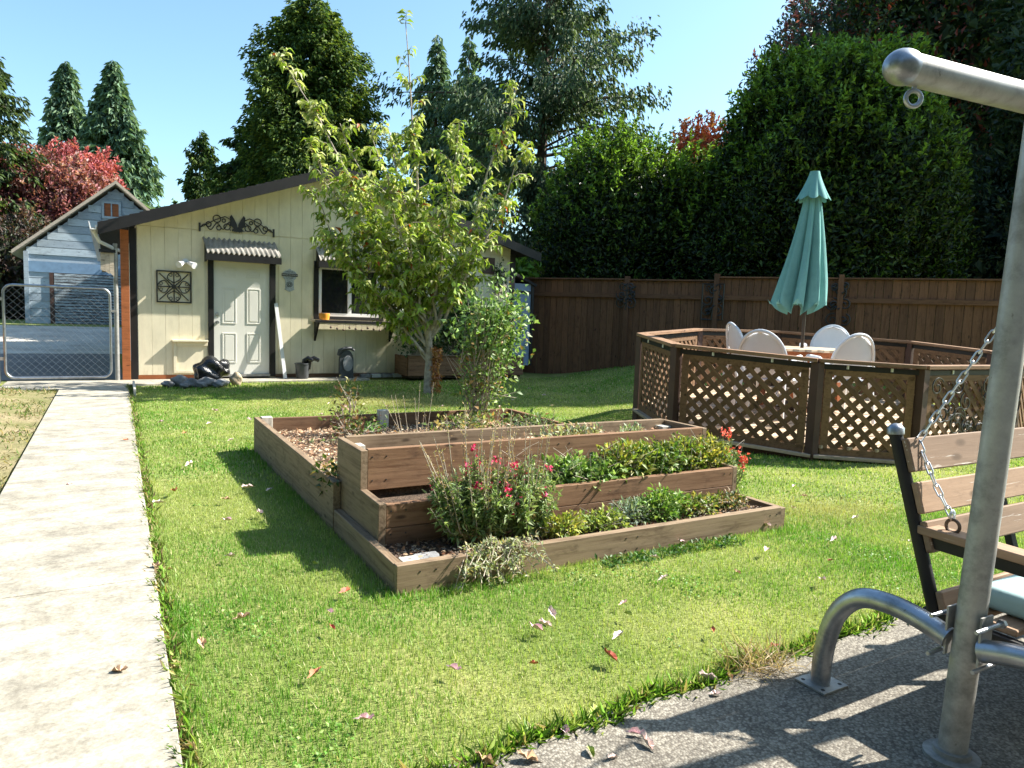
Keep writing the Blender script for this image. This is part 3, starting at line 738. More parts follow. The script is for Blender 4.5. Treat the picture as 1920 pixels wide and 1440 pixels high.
# gate, posts
cp = MB().box(.185, .305, FY - .09, FY + .03, 0, 2.44).build('cedar_post', MT['cedar'], bevel=.004); tag(cp, 'square red cedar post at the left corner of the yellow shed', 'post')
gp = MB().tube([(.115, 13.02, 0), (.115, 13.02, 2.2)], .035, 14); gp.blob((.115, 13.02, 2.2), (.037, .037, .02), 0, 0, 2)
tag(gp.build('gate_post', MT['galv'], smooth=True), 'tall galvanised round post between the chain link gate and the cedar post', 'post')
gp = MB().tube([(-1.46, 13.02, 0), (-1.46, 13.02, 1.6)], .035, 14); gp.blob((-1.46, 13.02, 1.6), (.037, .037, .02), 0, 0, 2)
tag(gp.build('gate_post', MT['galv'], smooth=True), 'short galvanised post at the left side of the chain link gate', 'post')
def chainlink(parent, x0, x1, z0, z1, y, s=.105):
    m = MB(); W_, H_ = x1 - x0, z1 - z0
    t = -H_
    while t < W_:
        for sg in (1, -1):
            a = max(0, t); b = min(W_, t + H_)
            if b - a > .02:
                if sg == 1: p0, p1 = (x0 + a, z0 + a - t), (x0 + b, z0 + b - t)
                else: p0, p1 = (x1 - a, z0 + a - t), (x1 - b, z0 + b - t)
                m.tube([(p0[0], y + sg * .003, p0[1]), (p1[0], y + sg * .003, p1[1])], .0019, 3, False)
        t += s
    return m.build('wire_mesh', MT['wire'], parent)
gt = thing('chain_link_gate', (-.65, 13.0, 0), 'galvanised chain link gate with rounded tube frame across the path', 'gate')
x0, x1, z0, z1, r = -1.36, .03, .08, 1.49, .12
pts = []
for cx, cz, a0 in ((x1 - r, z0 + r, -90), (x1 - r, z1 - r, 0), (x0 + r, z1 - r, 90), (x0 + r, z0 + r, 180)):
    for k in range(6):
        a = math.radians(a0 + 18 * k); pts.append((cx + r * math.cos(a), 13.0, cz + r * math.sin(a)))
pts.append(pts[0])
MB().tube(pts, .021, 10, False).build('gate_frame', MT['galvsh'], gt, smooth=True)
chainlink(gt, x0 + .03, x1 - .03, z0 + .02, z1 - .02, 13.0)
MB().box(.03, .10, 12.98, 13.03, 1.12, 1.16).build('latch', MT['galv'], gt)
for z in (.35, 1.25): MB().box(-1.45, -1.37, 12.985, 13.02, z, z + .05).build('hinge', MT['galv'], gt)
wf_ = thing('wire_fence', (-4, 13.05, 0), 'low chain link fence running left from the gate', 'fence')
MB().tube([(-7.6, 13.05, 1.2), (-1.5, 13.05, 1.2)], .02, 8).build('top_rail', MT['galv'], wf_, smooth=True)
chainlink(wf_, -7.6, -1.5, .1, 1.19, 13.05)
for xx in (-3.6, -5.6, -7.6): MB().tube([(xx, 13.05, 0), (xx, 13.05, 1.25)], .025, 10).build('post', MT['galv'], wf_, smooth=True)
tag(MB().box(-1.60, -1.49, 12.9, 13.0, 0, .75).build('wood_post', MT['cedar'], bevel=.004), 'short brown wooden post at the left edge beside the gate', 'post')
# birdhouse
bh = thing('birdhouse', (.0, 12.98, 1.75), 'weathered wooden birdhouse hanging on the post above the gate', 'birdhouse')
for i in range(3):
    MB().prism([(-.09 + i * .062, 1.78 - .05 * i * .4), (-.031 + i * .062, 1.76 - .04 * i), (-.031 + i * .062, 2.05), (-.09 + i * .062, 2.05)], 12.86, 12.875, 'Y').build('front_board', MT['greywood'], bh)
MB().box(-.09, -.075, 12.876, 12.975, 1.79, 2.05).build('side', MT['greywood'], bh); MB().box(.08, .095, 12.876, 12.975, 1.7, 2.05).build('side', MT['greywood'], bh)
MB().prism([(12.83, 2.053), (12.98, 2.09), (12.98, 2.11), (12.83, 2.073)], -.11, .12, 'X').build('roof', MT['black'], bh)
MB().box(-.075, .079, 12.96, 12.975, 1.75, 2.05).build('back', MT['greywood'], bh)

# ------------------------------------------------------------------ stuff by the shed wall
rk = [(.95, 12.1, .13, .09, 'grey_rock', 'rock'), (1.12, 11.95, .12, .07, 'g', 'rock'), (1.35, 12.02, .14, .08, 'g', 'rock'), (1.55, 11.98, .11, .06, 'g', 'rock'), (1.78, 12.08, .10, .11, 'tan', 'rocktan'), (.78, 12.0, .09, .05, 'g', 'rock'), (1.25, 11.8, .08, .05, 'g', 'rock'), (1.48, 11.82, .07, .045, 'g', 'rock'), (1.0, 11.8, .08, .04, 'g', 'rock')]
rl = ['large dark rock at the left of the rock pile', 'flat grey rock in front of the black bag', 'broad grey rock under the black bag', 'low grey rock right of the black bag base', 'tan orange rock at the right end of the rock pile', 'small rock at the far left of the pile', 'small front rock in the middle of the pile', 'small front rock toward the right of the pile', 'small front rock toward the left of the pile']
for i, (a, b, r_, hh, _, mt) in enumerate(rk):
    tag(MB().blob((a, b, hh * .7 + .02), (r_, r_ * .8, hh), i * 7, .2, 3).build('rock', MT[mt], smooth=True), rl[i], 'rock', 'rocks piled in front of the shed')
bgm = MB().blob((1.38, 12.2, .22), (.25, .2, .2), 4, .22, 4); bgm.blob((1.55, 12.2, .27), (.15, .16, .14), 9, .25, 3)
tag(bgm.build('plastic_bag', MT['bag'], smooth=True), 'crumpled shiny black plastic bag lying on the rocks', 'bag')
bk = thing('bucket', (3.02, 12.85, .03), 'dark grey bucket with black boots sticking out, standing on the walk by the shed', 'bucket')
MB().lathe([(.10, .0), (.105, .01), (.125, .26), (.135, .26), (.135, .28), (.118, .28), (.10, .03)], (3.02, 12.85, .03), 24).build('bucket_body', MT['darkgrey'], bk, smooth=True)
for dx, a in ((.02, .5), (.1, 1.1)):
    MB().tube([(3.02 + dx, 12.85, .2), (3.04 + dx, 12.83, .36), (3.08 + dx * 1.4, 12.8, .40), (3.16 + dx * 1.4, 12.76, .36)], [.045, .05, .045, .035], 12).build('boot', MT['bag'], bk, smooth=True)
ov = thing('oval_planter', (3.83, 12.82, .03), 'dark framed planter with a pale grey oval front below the shed window', 'planter')
MB().prism([(3.83 + .13 * math.cos(a), .36 + .19 * math.sin(a)) for a in np.linspace(0, PI, 13)] + [(3.70, .03), (3.96, .03)], 12.84, 12.92, 'Y').build('back_panel', MT['darkgrey'], ov, bevel=.004)
MB().prism([(3.85 + .095 * math.cos(a), .30 + .145 * math.sin(a)) for a in np.linspace(0, 2 * PI, 28)[:-1]], 12.822, 12.838, 'Y').build('oval_face', MT['greypanel'], ov, bevel=.004)
MB().tube([(3.68, 12.86, .45), (3.70, 12.84, .54), (3.78, 12.83, .58), (3.9, 12.83, .585), (3.97, 12.84, .54)], [.03, .04, .03, .03, .02], 10).build('top_ornament', MT['darkgrey'], ov, smooth=True)
for i in range(5):
    tag(MB().box(4.1 + i * .21, 4.29 + i * .21, 12.82, 12.92, .03, .10).build('edging_block', MT['block'] if i % 2 else MT['rock'], bevel=.008), ['first', 'second', 'third', 'fourth', 'fifth'][i] + ' stone block from the left along the foot of the shed wall', 'block', 'stone blocks along the shed wall')
# planter box right of the tree
pb = thing('planter_box', (6.1, 12.4, .1), 'low wooden planter box with dark shrubs against the right part of the shed', 'planter')
for z in (.14, .235, .33, .425):
    board('plank', MT['bedred'], pb, (4.86, 12.38, z), (7.36, 12.38, z), .09, .035)
board('cap', MT['bedwood'], pb, (4.84, 12.36, .482), (7.38, 12.36, .482), .08, .02, (0, 1, 0))
for xx in (4.86, 7.36): board('side_plank', MT['bedred'], pb, (xx, 12.40, .28), (xx, 13.05, .28), .37, .035)
MB().box(4.9, 7.32, 12.41, 13.0, .05, .42).build('soil', MT['soil'], pb)

# blue cabinet shed at right
bc = thing('blue_cabinet', (7.95, 13.6, .2), 'narrow blue grey garden cabinet with dark frame between shed and fence', 'cabinet')
MB().box(7.66, 8.14, 13.45, 14.1, .2, 2.0).build('body', MT['blue'], bc)
for q in ((7.60, 7.66), (8.14, 8.20)): MB().box(q[0], q[1], 13.42, 13.5, .2, 2.0).build('frame', MT['black'], bc)
MB().box(7.661, 8.139, 13.425, 13.449, 1.78, 1.84).build('frame', MT['black'], bc)
MB().prism([(7.56, 2.22), (8.24, 1.94), (8.24, 2.0), (7.56, 2.28)], 13.38, 14.2, 'Y').build('roof', MT['roof'], bc)

tag(board('lawn_edging', MT['postgrey'], None, (.30, 10.9, .05), (.32, 12.2, .05), .09, .03), 'short weathered board edging the far lawn corner beside the path', 'edging')
hs_ = thing('added_house', (1, -2.4, 0), 'single storey house with cream siding added unseen behind the viewer to block sky light', 'added_house')  # unseen building added behind the viewer to cut sky fill and deepen shade
for i in range(14):
    board('siding_plank', MT['siding'], hs_, (-7, -2.41, .35 + i * .2), (9.5, -2.41, .35 + i * .2), .195, .02)
MB().box(-7, 9.5, -9, -2.43, 0, 3.1).build('wall', MT['siding'], hs_)
MB().prism([(-1.75, 3.0), (-1.75, 3.12), (-5.7, 4.9), (-9.6, 3.12), (-9.6, 3.0), (-5.7, 4.75)], -7.5, 10, 'X').build('roof', MT['roof'], hs_)
# ------------------------------------------------------------------ barn
BY = 30.0; BZ = .42
barn = thing('white_barn', (.3, BY, BZ), 'old pale blue white wooden garage with steep gable and peeling door beyond the gate', 'garage')
bl_, br_, bp, be = -2.5, 3.1, (.32, 5.5), 2.95
def bz(x): return be + (bp[1] - be) * (1 - abs(x - bp[0]) / 2.95) + .0
z = BZ
while z < 5.35:
    z1 = z + .27
    a, b = bl_, br_
    for _ in range(1):
        zt = z1
        if zt > be + .1:
            half = 2.95 * (1 - (zt - be) / (bp[1] - be)); a, b = max(bl_, bp[0] - half), min(br_, bp[0] + half)
    segs = [(a, b)]
    if z < 2.25: segs = [(a, -1.72), (2.2, b)]
    elif z < 2.60 : segs = []
    if z1 > 4.28 and z < 4.95: segs = [(a, -.16), (.50, b)] if a < -.16 else []
    for s0, s1 in segs:
        if s1 - s0 > .1: board('siding_plank', MT['barn'], barn, (s0, BY - .02 - .0, z + .135), (s1, BY - .02, z + .135), .245, .03)
    z = z1
MB().prism([(bl_, BZ - .4), (br_, BZ - .4), (br_, be), (bp[0], bp[1] - .1), (bl_, be)], BY, BY + 7, 'Y').build('wall', MT['barn'], barn)
MB().box(bl_ + .1, br_ - .1, BY - .07, BY - .036, 2.25, 2.62).build('header_beam', MT['barntrim'], barn)
MB().box(bl_ - .02, bl_ + .12, BY - .08, BY, BZ, be).build('corner_board', MT['barn'], barn)
MB().box(-1.78, -1.66, BY - .09, BY - .001, BZ, 2.25).build('door_post', MT['brown'], barn)
bd = thing('x', (0, 0, 0), None, None); bpy.data.objects.remove(bd)
bdoor = MB().box(-1.65, 2.19, BY - .05, BY - .002, BZ + .02, 2.24).build('garage_door', MT['brown'], barn)
z = BZ + .03
while z < 2.2:
    board('door_plank', MT['barndoor'], bdoor, (-1.64, BY - .07, z + .05), (2.18, BY - .07, z + .05), .082, .03); z += .105
for s in (-1, 1):
    xe = bp[0] + s * 3.15; ze = be - .15
    MB().prism([(xe, ze), (bp[0], bp[1]), (bp[0], bp[1] + .12), (xe, ze + .12)], BY - .35, BY + 7.3, 'Y').build('roof', MT['greywood'], barn)
    MB().prism([(xe, ze + .02), (bp[0], bp[1] + .02), (bp[0], bp[1] + .14), (xe, ze + .14)], BY - .40, BY - .352, 'Y').build('barge_board', MT['greywood'], barn)
bw = MB()
for q in ((-.14, .48, 4.30, 4.38), (-.14, .48, 4.84, 4.92), (-.14, -.06, 4.38, 4.84), (.40, .48, 4.38, 4.84), (.15, .19, 4.38, 4.84)): bw.box(q[0], q[1], BY - .07, BY - .001, q[2], q[3])
bwo = bw.build('window', MT['barn'], barn)
MB().box(-.058, .149, BY - .03, BY - .002, 4.382, 4.838).build('pane', MT['cedar'], bwo); MB().box(.191, .399, BY - .03, BY - .002, 4.382, 4.838).build('pane', MT['cedar'], bwo)

# ------------------------------------------------------------------ fence (right, back)
fn = thing('wood_fence', (11, 10.2, .3), 'tall brown board fence with posts and a mid rail behind the deck', 'fence')
FP = [(7.95, 14.35, 2.16), (9.68, 12.0, 2.14), (10.77, 10.5, 2.21), (12.12, 8.65, 2.21), (13.75, 6.43, 2.2), (15.5, 4.05, 2.2)]
fdir = Vector((5.2, -7.1, 0)).normalized(); fnor = Vector((-7.1, -5.2, 0)).normalized()
for i in range(5):
    a = Vector((FP[i][0], FP[i][1], 0)); b = Vector((FP[i + 1][0], FP[i + 1][1], 0)); zt = FP[i][2] if i else 2.15
    L = (b - a).length; nb = int(L / .142); zr0 = 1.80
    for k in range(nb):
        c = a + (b - a) * ((k + .5) / nb); wdt = L / nb - .006; off = fnor * random.uniform(-.003, .003)
        gzz = G(c.x, c.y)
        board('fence_board', MT['fence'], fn, c + off + Vector((0, 0, gzz - .02)), c + off + Vector((0, 0, zr0)), wdt, .018, fdir)
        board('upper_board', MT['fence'], fn, c + off + Vector((0, 0, zr0 + .005)), c + off + Vector((0, 0, zt - .02)), wdt, .018, fdir)
    board('mid_rail', MT['fence'], fn, a + fnor * .045 + Vector((0, 0, zr0)), b + fnor * .045 + Vector((0, 0, zr0)), .09, .04)
    board('cap_rail', MT['fence'], fn, a + fnor * .02 + Vector((0, 0, zt)), b + fnor * .02 + Vector((0, 0, zt)), .11, .03, fnor)
    board('post', MT['fence'], fn, a + fnor * .05 + Vector((0, 0, .0)), a + fnor * .05 + Vector((0, 0, zt + .07)), .10, .10, fdir)
# iron trellises on the fence
def fpos(s, z, off=.085): p = Vector((8.5, 13.6, 0)) + Vector((5.2, -7.1, 0)) * s + fnor * off; return Vector((p.x, p.y, z))
def fence_art(s, z0, z1, wdt, kind, label):
    c = fpos(s, 0); t = thing('iron_wall_trellis', (c.x, c.y, z0), label, 'trellis', 'iron trellises hung on the fence')
    def P(u, z): return fpos(s, z) + fdir * u
    if kind == 0:
        m = MB(); m.tube([P(-wdt / 2, z0), P(wdt / 2, z0), P(wdt / 2, z1), P(-wdt / 2, z1), P(-wdt / 2, z0)], .018, 5); m.build('frame', MT['iron'], t)
    for j, (cu, cz, r_, n_) in enumerate([(-.1, .25, .13, 9), (.1, .25, .13, -9), (-.1, .55, .12, 9), (.1, .55, .12, -9), (0, .8, .15, 8), (-.08, .9, .08, -8), (.08, .92, .08, 8)]):
        m = MB(); zz = z0 + (z1 - z0) * cz; pts = []
        for i in range(19):
            q = i / 18; a = n_ * q + cz * 5; rr = r_ * (1 - .85 * q); pts.append(P(cu + rr * math.cos(a), zz + rr * math.sin(a)))
        m.tube(pts, .014, 5); m.build('scroll', MT['iron'], t)
    m = MB(); m.tube([P(0, z0), P(.03, (z0 + z1) / 2), P(0, z1)], .02, 5)
    for i in range(9):
        q = P(random.uniform(-.14, .14), z0 + (z1 - z0) * random.uniform(.1, .95)); m.tube([q, q + fdir * .07 + Vector((0, 0, .05))], [.04, .01], 4)
    m.build('stem', MT['iron'], t)
fence_art(.43, 1.35, 2.07, .42, 0, 'square framed iron trellis hung on the fence left of the umbrella')
fence_art(.695, 1.18, 2.15, .4, 1, 'frameless curly iron trellis hung on the fence right of the umbrella')
fence_art(.225, 1.5, 2.05, .3, 1, 'dark iron ornament on the leftmost visible fence post')

# ------------------------------------------------------------------ deck
def dl(px, D):
    l = (px - 960) / 1320 * D; return (DEP * D + LAT * l)
DV = [dl(1532, 6.7), dl(1266, 7.35), dl(1199, 8.55), dl(1305, 10.1), dl(1452, 10.7), dl(1702, 10.2), dl(1857, 9.2), dl(1950, 8.2), dl(1905, 7.3), dl(1730, 6.65)]
RZ = [.945, 1.02, 1.14, 1.185, 1.17, 1.12, 1.02, .97, .95, .95]
A_ = np.array([[v.x, v.y, 1] for v in DV]); cf = np.linalg.lstsq(A_, np.array(RZ), rcond=None)[0]
def rz_(p): return cf[0] * p[0] + cf[1] * p[1] + cf[2]
def dk(p, h): return Vector((p[0], p[1], rz_(p) - .90 + h))
dcx = sum((v for v in DV), Vector()) / len(DV)
deck = thing('lattice_deck', (dcx.x, dcx.y, .1), 'low round wooden deck fenced with brown lattice panels and a flat handrail', 'deck')
# floor boards running along X clipped to polygon
def clipx(y):
    xs_ = []
    for i in range(len(DV)):
        a, b = DV[i], DV[(i + 1) % len(DV)]
        if (a.y - y) * (b.y - y) < 0: xs_.append(a.x + (b.x - a.x) * (y - a.y) / (b.y - a.y))
    return (min(xs_), max(xs_)) if len(xs_) >= 2 else None
y = min(v.y for v in DV) + .07
while y < max(v.y for v in DV) - .05:
    c = clipx(y)
    if c and c[1] - c[0] > .15: board('floor_board', MT['deck'], deck, dk((c[0] + .05, y), .07), dk((c[1] - .05, y), .07), .135, .03, (0, 1, 0))
    y += .142
nV = len(DV)
for i in range(nV):
    a, b = DV[i], DV[(i + 1) % nV]; d = (b - a).normalized(); nrm = Vector((d.y, -d.x, 0))
    if (a - dcx).dot(nrm) < 0: nrm = -nrm
    # skirt, rim and ledge
    board('rim_board', MT['deck'], deck, dk(a + nrm * .03, -.015), dk(b + nrm * .03, -.015), .09, .03, nrm)
    board('skirt', MT['brown'], deck, dk(a, -.10), dk(b, -.10), .13, .03)
    board('post', MT['brown'], deck, dk(a, -.35), dk(a, .88), .09, .09, (1, 0, 0))
    board('rail_cap', MT['rail'], deck, dk(a + nrm * .0, .90), dk(b + nrm * .0, .90), .13, .035, nrm)
    board('under_rail', MT['black'], deck, dk(a, .845), dk(b, .845), .05, .035)
    # lattice panel
    L = (b - a).length
    if i in (9,):
        pass
    p0, p1 = a + d * .075, b - d * .075; Lp = (p1 - p0).length
    if i in (99,):
        gx_ = MB(); gate = thing('tmp', (0, 0, 0), None, None); bpy.data.objects.remove(gate)
        fr = None
        m = MB(); m.tube([dk(p0, .05), dk(p1, .05), dk(p1, .8), dk(p0, .8), dk(p0, .05)], .012, 6); fr = m.build('iron_gate', MT['iron'], deck, smooth=True)
        continue
    f = MB()
    h0, h1 = .03, .80
    pn = MB().beam(dk(p0, h0), dk(p1, h0), .03, .07); pn.beam(dk(p0, h1 - .0), dk(p1, h1), .03, .07)
    pn.beam(dk(p0 + d * .03, h0), dk(p0 + d * .03, h1), .03, .07, d); pn.beam(dk(p1 - d * .03, h0), dk(p1 - d * .03, h1), .03, .07, d)
    panel = pn.build('lattice_panel', MT['lattice'], deck)
    Hh = h1 - h0 - .05; base = h0 + .025
    for sg in (1, -1):
        t = -Hh + .02
        while t < Lp - .02:
            u0 = max(0, t); u1 = min(Lp, t + Hh)
            if u1 - u0 > .05:
                v0 = u0 - t; v1 = u1 - t
                if sg == 1: q0, q1 = (u0, v0), (u1, v1)
                else: q0, q1 = (Lp - u0, v0), (Lp - u1, v1)
                off = nrm * (.006 * sg)
                A0 = dk(p0 + d * q0[0], base + q0[1]) + off; A1 = dk(p0 + d * q1[0], base + q1[1]) + off
                board('slat', MT['lattice'], panel, A0, A1, .050, .008, nrm.cross(A1 - A0), .001)
            t += .138
        
    # small lights beneath rail
    for q in (.3, .72):
        c = dk(a + (b - a) * q + nrm * .02, .865); MB().box(c.x - .008, c.x + .008, c.y - .008, c.y + .008, c.z - .03, c.z + .005).build('rail_light', MT['white'], deck)
# iron scroll panels leaning on the front right faces
sc = thing('iron_scroll_panel', tuple(dk(DV[9], 0)), 'black curly iron scroll panel fixed in front of the deck lattice beside the swing', 'trellis')
a, b = DV[9], DV[8]; d = (b - a).normalized(); nn = Vector((d.y, -d.x, 0)); nn = nn if (a - dcx).dot(nn) > 0 else -nn
for j in range(34):
    u = random.uniform(.12, (b - a).length - .05); hh = random.uniform(.12, .75); r_ = random.choice([.05, .07, .10, .13]); n_ = random.choice([-1, 1]) * 8
    pts = []
    for i in range(19):
        q = i / 18; an = n_ * q + j; rr = r_ * (1 - .85 * q); pts.append(dk(a + d * (u + rr * math.cos(an)) + nn * .06, hh + rr * math.sin(an)))
    MB().tube(pts, .007, 5).build('scroll', MT['iron'], sc, smooth=True)

# ---- table, chairs, umbrella
TC = dl(1500, 8.75); TZ = dk(TC, .09).z
tb = thing('patio_table', (TC.x, TC.y, TZ), 'pale eight sided wooden patio table on the deck with the umbrella through it', 'table')
def octo(r): return [(TC.x + r * math.cos(PI / 8 + k * PI / 4), TC.y + r * math.sin(PI / 8 + k * PI / 4)) for k in range(8)]
R_ = .70; yy = TC.y - R_ + .06
while yy < TC.y + R_:
    dy = abs(yy - TC.y); c8 = R_ * math.cos(PI / 8)
    hx = min(c8, c8 + R_ * math.sin(PI / 8) - dy) if dy < c8 else 0
    if hx > .1: board('tabletop_board', MT['deck'], tb, (TC.x - hx, yy, TZ + .735), (TC.x + hx, yy, TZ + .735), .088, .028, (0, 1, 0))
    yy += .095
MB().prism(octo(.60), TZ + .64, TZ + .72, 'Z').build('apron', MT['cedar'], tb)
for k in range(4):
    a = PI / 4 + k * PI / 2; board('leg', MT['cedar'], tb, (TC.x + .45 * math.cos(a), TC.y + .45 * math.sin(a), TZ), (TC.x + .4 * math.cos(a), TC.y + .4 * math.sin(a), TZ + .645), .07, .07, (1, 0, 0))
um = thing('patio_umbrella', (TC.x, TC.y, TZ), 'closed teal patio umbrella standing through the table on the deck', 'umbrella')
MB().tube([(TC.x, TC.y, TZ + .05), (TC.x, TC.y, 3.12)], .021, 14).build('pole', MT['bronze'], um, smooth=True)
MB().lathe([(.25, 0), (.25, .05), (.1, .09), (.04, .12), (.035, .3)], (TC.x, TC.y, TZ + .005), 28).build('base', MT['bronze'], um, smooth=True)
def ufold(t, z, amp=.34): return 1 + amp * (abs(math.cos(4 * t + .4)) - .6) + .10 * math.sin(3 * t + z * 2) + .06 * math.sin(13 * t)
prof = []; nz = 22; ut, ub = 3.10, 1.47
mb = MB(); vs = []; seg = 128
for j in range(nz + 1):
    t = j / nz; z = ut + (ub - ut) * t; r = .045 + .215 * t ** .9
    for k in range(seg):
        th = 2 * PI * k / seg; am = .14 + .62 * min(1, t * 1.3)
        rr = r * (1 + am * (abs(math.cos(4 * th + .4)) - .62) + .08 * t * math.sin(3 * th + z * 2) + .05 * t * math.sin(21 * th + 3 * z))
        zz = z + (-.10 * abs(math.sin(4 * th + .4)) * (t > .97)) + (.12 * (rr / .3) if t > .97 else 0) - (.0)
        lx = LAT * (-.10 * t * t)
        vs.append((TC.x + rr * math.cos(th) + lx.x, TC.y + rr * math.sin(th) + lx.y, zz))
fs = [(j * seg + k, j * seg + (k + 1) % seg, (j + 1) * seg + (k + 1) % seg, (j + 1) * seg + k) for j in range(nz) for k in range(seg)]
mb.add(vs, fs); cn = mb.build('canopy', MT['umb'], um, smooth=True)
mb = MB(); vs = []
for j in range(9):
    t = j / 8; z = 3.15 - .30 * t; r = .055 + .13 * t ** 1.2
    for k in range(seg):
        th = 2 * PI * k / seg
        rr = r * (1 + .30 * t * (abs(math.cos(4 * th + .4)) - .6)); zz = z - (.05 * abs(math.cos(4 * th + .4)) * t)
        vs.append((TC.x + rr * math.cos(th), TC.y + rr * math.sin(th), zz))
mb.add(vs, [(j * seg + k, j * seg + (k + 1) % seg, (j + 1) * seg + (k + 1) % seg, (j + 1) * seg + k) for j in range(8) for k in range(seg)] + [tuple(range(seg))])
mb.build('top_valance', MT['umb'], um, smooth=True)
for k in range(8):
    th = k * PI / 4 - .1; MB().tube([(TC.x + .03 * math.cos(th), TC.y + .03 * math.sin(th), 3.0), (TC.x + .20 * math.cos(th) - LAT.x * .08, TC.y + .20 * math.sin(th) - LAT.y * .08, 1.55)], .006, 5).build('rib', MT['bronze'], um)

def chair(loc, rz, label):
    c = thing('plastic_chair', loc, label, 'chair', 'white plastic chairs round the deck table', rz)
    Mc = wm(c)
    def B(mbx, name, **k):
        mbx.v = [tuple(Mc @ Vector(v)) for v in mbx.v]
        me = mbx.build(name, MT['plastic'], c, smooth=True, **k); return me
    # backrest: curved shell, local -Y is the back, faces +Y
    nu, nv_ = 18, 14; vs = []
    for j in range(nv_ + 1):
        v = j / nv_
        for i in range(nu + 1):
            u = i / nu * 2 - 1
            hw = .262 * math.sqrt(max(0, 1 - max(0, (v - .38) / .62) ** 2)) * (0.62 + .38 * min(1, v / .5))
            vs.append((u * hw, -.21 - .10 * v + .05 * u * u * 1.0 * (1 - .3 * v), .43 + .45 * v))
    fs = [(j * (nu + 1) + i, j * (nu + 1) + i + 1, (j + 1) * (nu + 1) + i + 1, (j + 1) * (nu + 1) + i) for j in range(nv_) for i in range(nu)]
    bk_ = B(MB().add(vs, fs), 'backrest'); md = bk_.modifiers.new('s', 'SOLIDIFY'); md.thickness = .012
    rim = MB(); pts = []
    for q in np.linspace(0, PI, 22): pts.append((.262 * math.cos(q), -.265 - .05 * math.sin(q) + .05 * math.cos(q) ** 2, .60 + .285 * math.sin(q)))
    pts = [(.30, -.10, .42), (.285, -.2, .52)] + pts + [(-.285, -.2, .52), (-.30, -.10, .42)]
    rim.tube(pts, .017, 8); B(rim, 'back_rim')
    st = MB(); st.prism([(-.23, -.22), (.23, -.22), (.26, .2), (.2, .25), (-.2, .25), (-.26, .2)], .405, .43, 'Z'); B(st, 'seat', bevel=.008)
    for s in (-1, 1):
        ar = MB().tube([(s * .29, -.20, .55), (s * .30, -.05, .63), (s * .30, .15, .64), (s * .28, .23, .60), (s * .27, .235, .42)], [.022, .027, .027, .024, .02], 8); B(ar, 'armrest')
        for yy_ in (-.25, .22):
            lg = MB().tube([(s * .25, yy_ * .9, .41), (s * .28, yy_ * 1.12, 0)], [.03, .018], 8); B(lg, 'leg')
    return c
for px, D, rel, lab in ((1438, 7.75, None, 'white plastic chair at the near side of the table, its back to the lawn'),
                        (1408, 8.95, None, 'white plastic chair at the far left side of the table, seen edge on'),
                        (1546, 9.75, None, 'white plastic chair behind the table, right of the umbrella pole'),
                        (1572, 8.05, None, 'bright sunlit white plastic chair at the right end of the table')):
    p = dl(px, D); dv = TC - p; rz0 = math.atan2(dv.y, dv.x) - PI / 2 + (.45 if px == 1408 else 0)
    c_ = chair((p.x, p.y, dk(p, .09).z), rz0, lab); c_.scale = (1.0, 1.0, 1.125)

# ------------------------------------------------------------------ raised beds
bed = thing('raised_bed', (2.4, 4.7, 0), 'large rectangular raised garden bed of weathered planks filled with bark mulch', 'garden bed')
W = MT['bedwood']; WR = MT['bedred']
board('side_plank', W, bed, (1.13, 3.95, .14), (1.13, 6.5, .155), .31, .045)
board('side_plank', W, bed, (1.13, 2.95, .06), (1.13, 3.93, .06), .155, .045)
board('back_plank', WR, bed, (1.155, 6.5, .15), (2.45, 6.5, .15), .29, .04)
board('back_plank', WR, bed, (2.455, 6.5, .15), (3.70, 6.5, .15), .29, .04)
board('side_plank', WR, bed, (3.72, 4.25, .15), (3.72, 6.52, .15), .28, .045)
board('front_plank', W, bed, (1.108, 2.93, .065), (3.66, 2.93, .065), .155, .045)
board('side_plank', W, bed, (3.68, 2.91, .06), (3.68, 4.25, .06), .15, .045)
for (a, b, t) in ((1.20, 6.42, .32), (2.28, 6.44, .34)): board('corner_post', MT['postgrey'], bed, (a, b, 0), (a, b, t), .09, .09, (1, 0, 0))
board('corner_post', MT['postgrey'], bed, (1.22, 3.03, 0), (1.22, 3.03, .12), .09, .09, (1, 0, 0))
soil1 = MB().box(1.155, 3.695, 3.97, 6.475, .0, .17).build('soil', MT['soil'], bed)
soil2 = MB().box(1.155, 3.655, 2.955, 3.9695, .0, .10).build('soil', MT['soil'], bed)
tp = thing('tiered_planter', (2.4, 3.65, .1), 'two step wooden planter box standing inside the front of the raised bed', 'planter')
y0, y1, y2 = 3.32, 3.62, 4.02
board('front_plank', WR, tp, (1.195, y0, .255), (3.64, y0, .255), .12, .04); board('front_plank', WR, tp, (1.195, y0, .14), (3.64, y0, .14), .105, .04)
board('end_plank', W, tp, (1.175, y0 - .02, .205), (1.175, y2 + .02, .215), .235, .04)
board('end_plank', W, tp, (3.66, y0 - .02, .205), (3.66, y2 + .02, .205), .23, .04)
board('front_plank', WR, tp, (1.195, y1, .43), (3.64, y1, .43), .225, .04)
board('end_plank', W, tp, (1.175, y1 - .02, .43), (1.175, y2 + .02, .43), .215, .04)
board('end_plank', W, tp, (3.66, y1 - .02, .43), (3.66, y2 + .02, .43), .215, .04)
board('back_plank', W, tp, (1.196, y2, .33), (3.639, y2, .33), .43, .04)
for a, b in ((1.24, y1 + .065), (3.59, y2 - .065), (1.24, y2 - .065)): board('corner_post', MT['postgrey'], tp, (a, b, .1), (a, b, .505), .085, .085, (1, 0, 0))
MB().box(1.2, 3.635, y0 + .022, y1 - .022, .1, .27).build('soil', MT['soil'], tp)
MB().box(1.2, 3.635, y1 + .022, y2 - .022, .1, .47).build('soil', MT['soil'], tp)
sm = MB(); 
scr = []
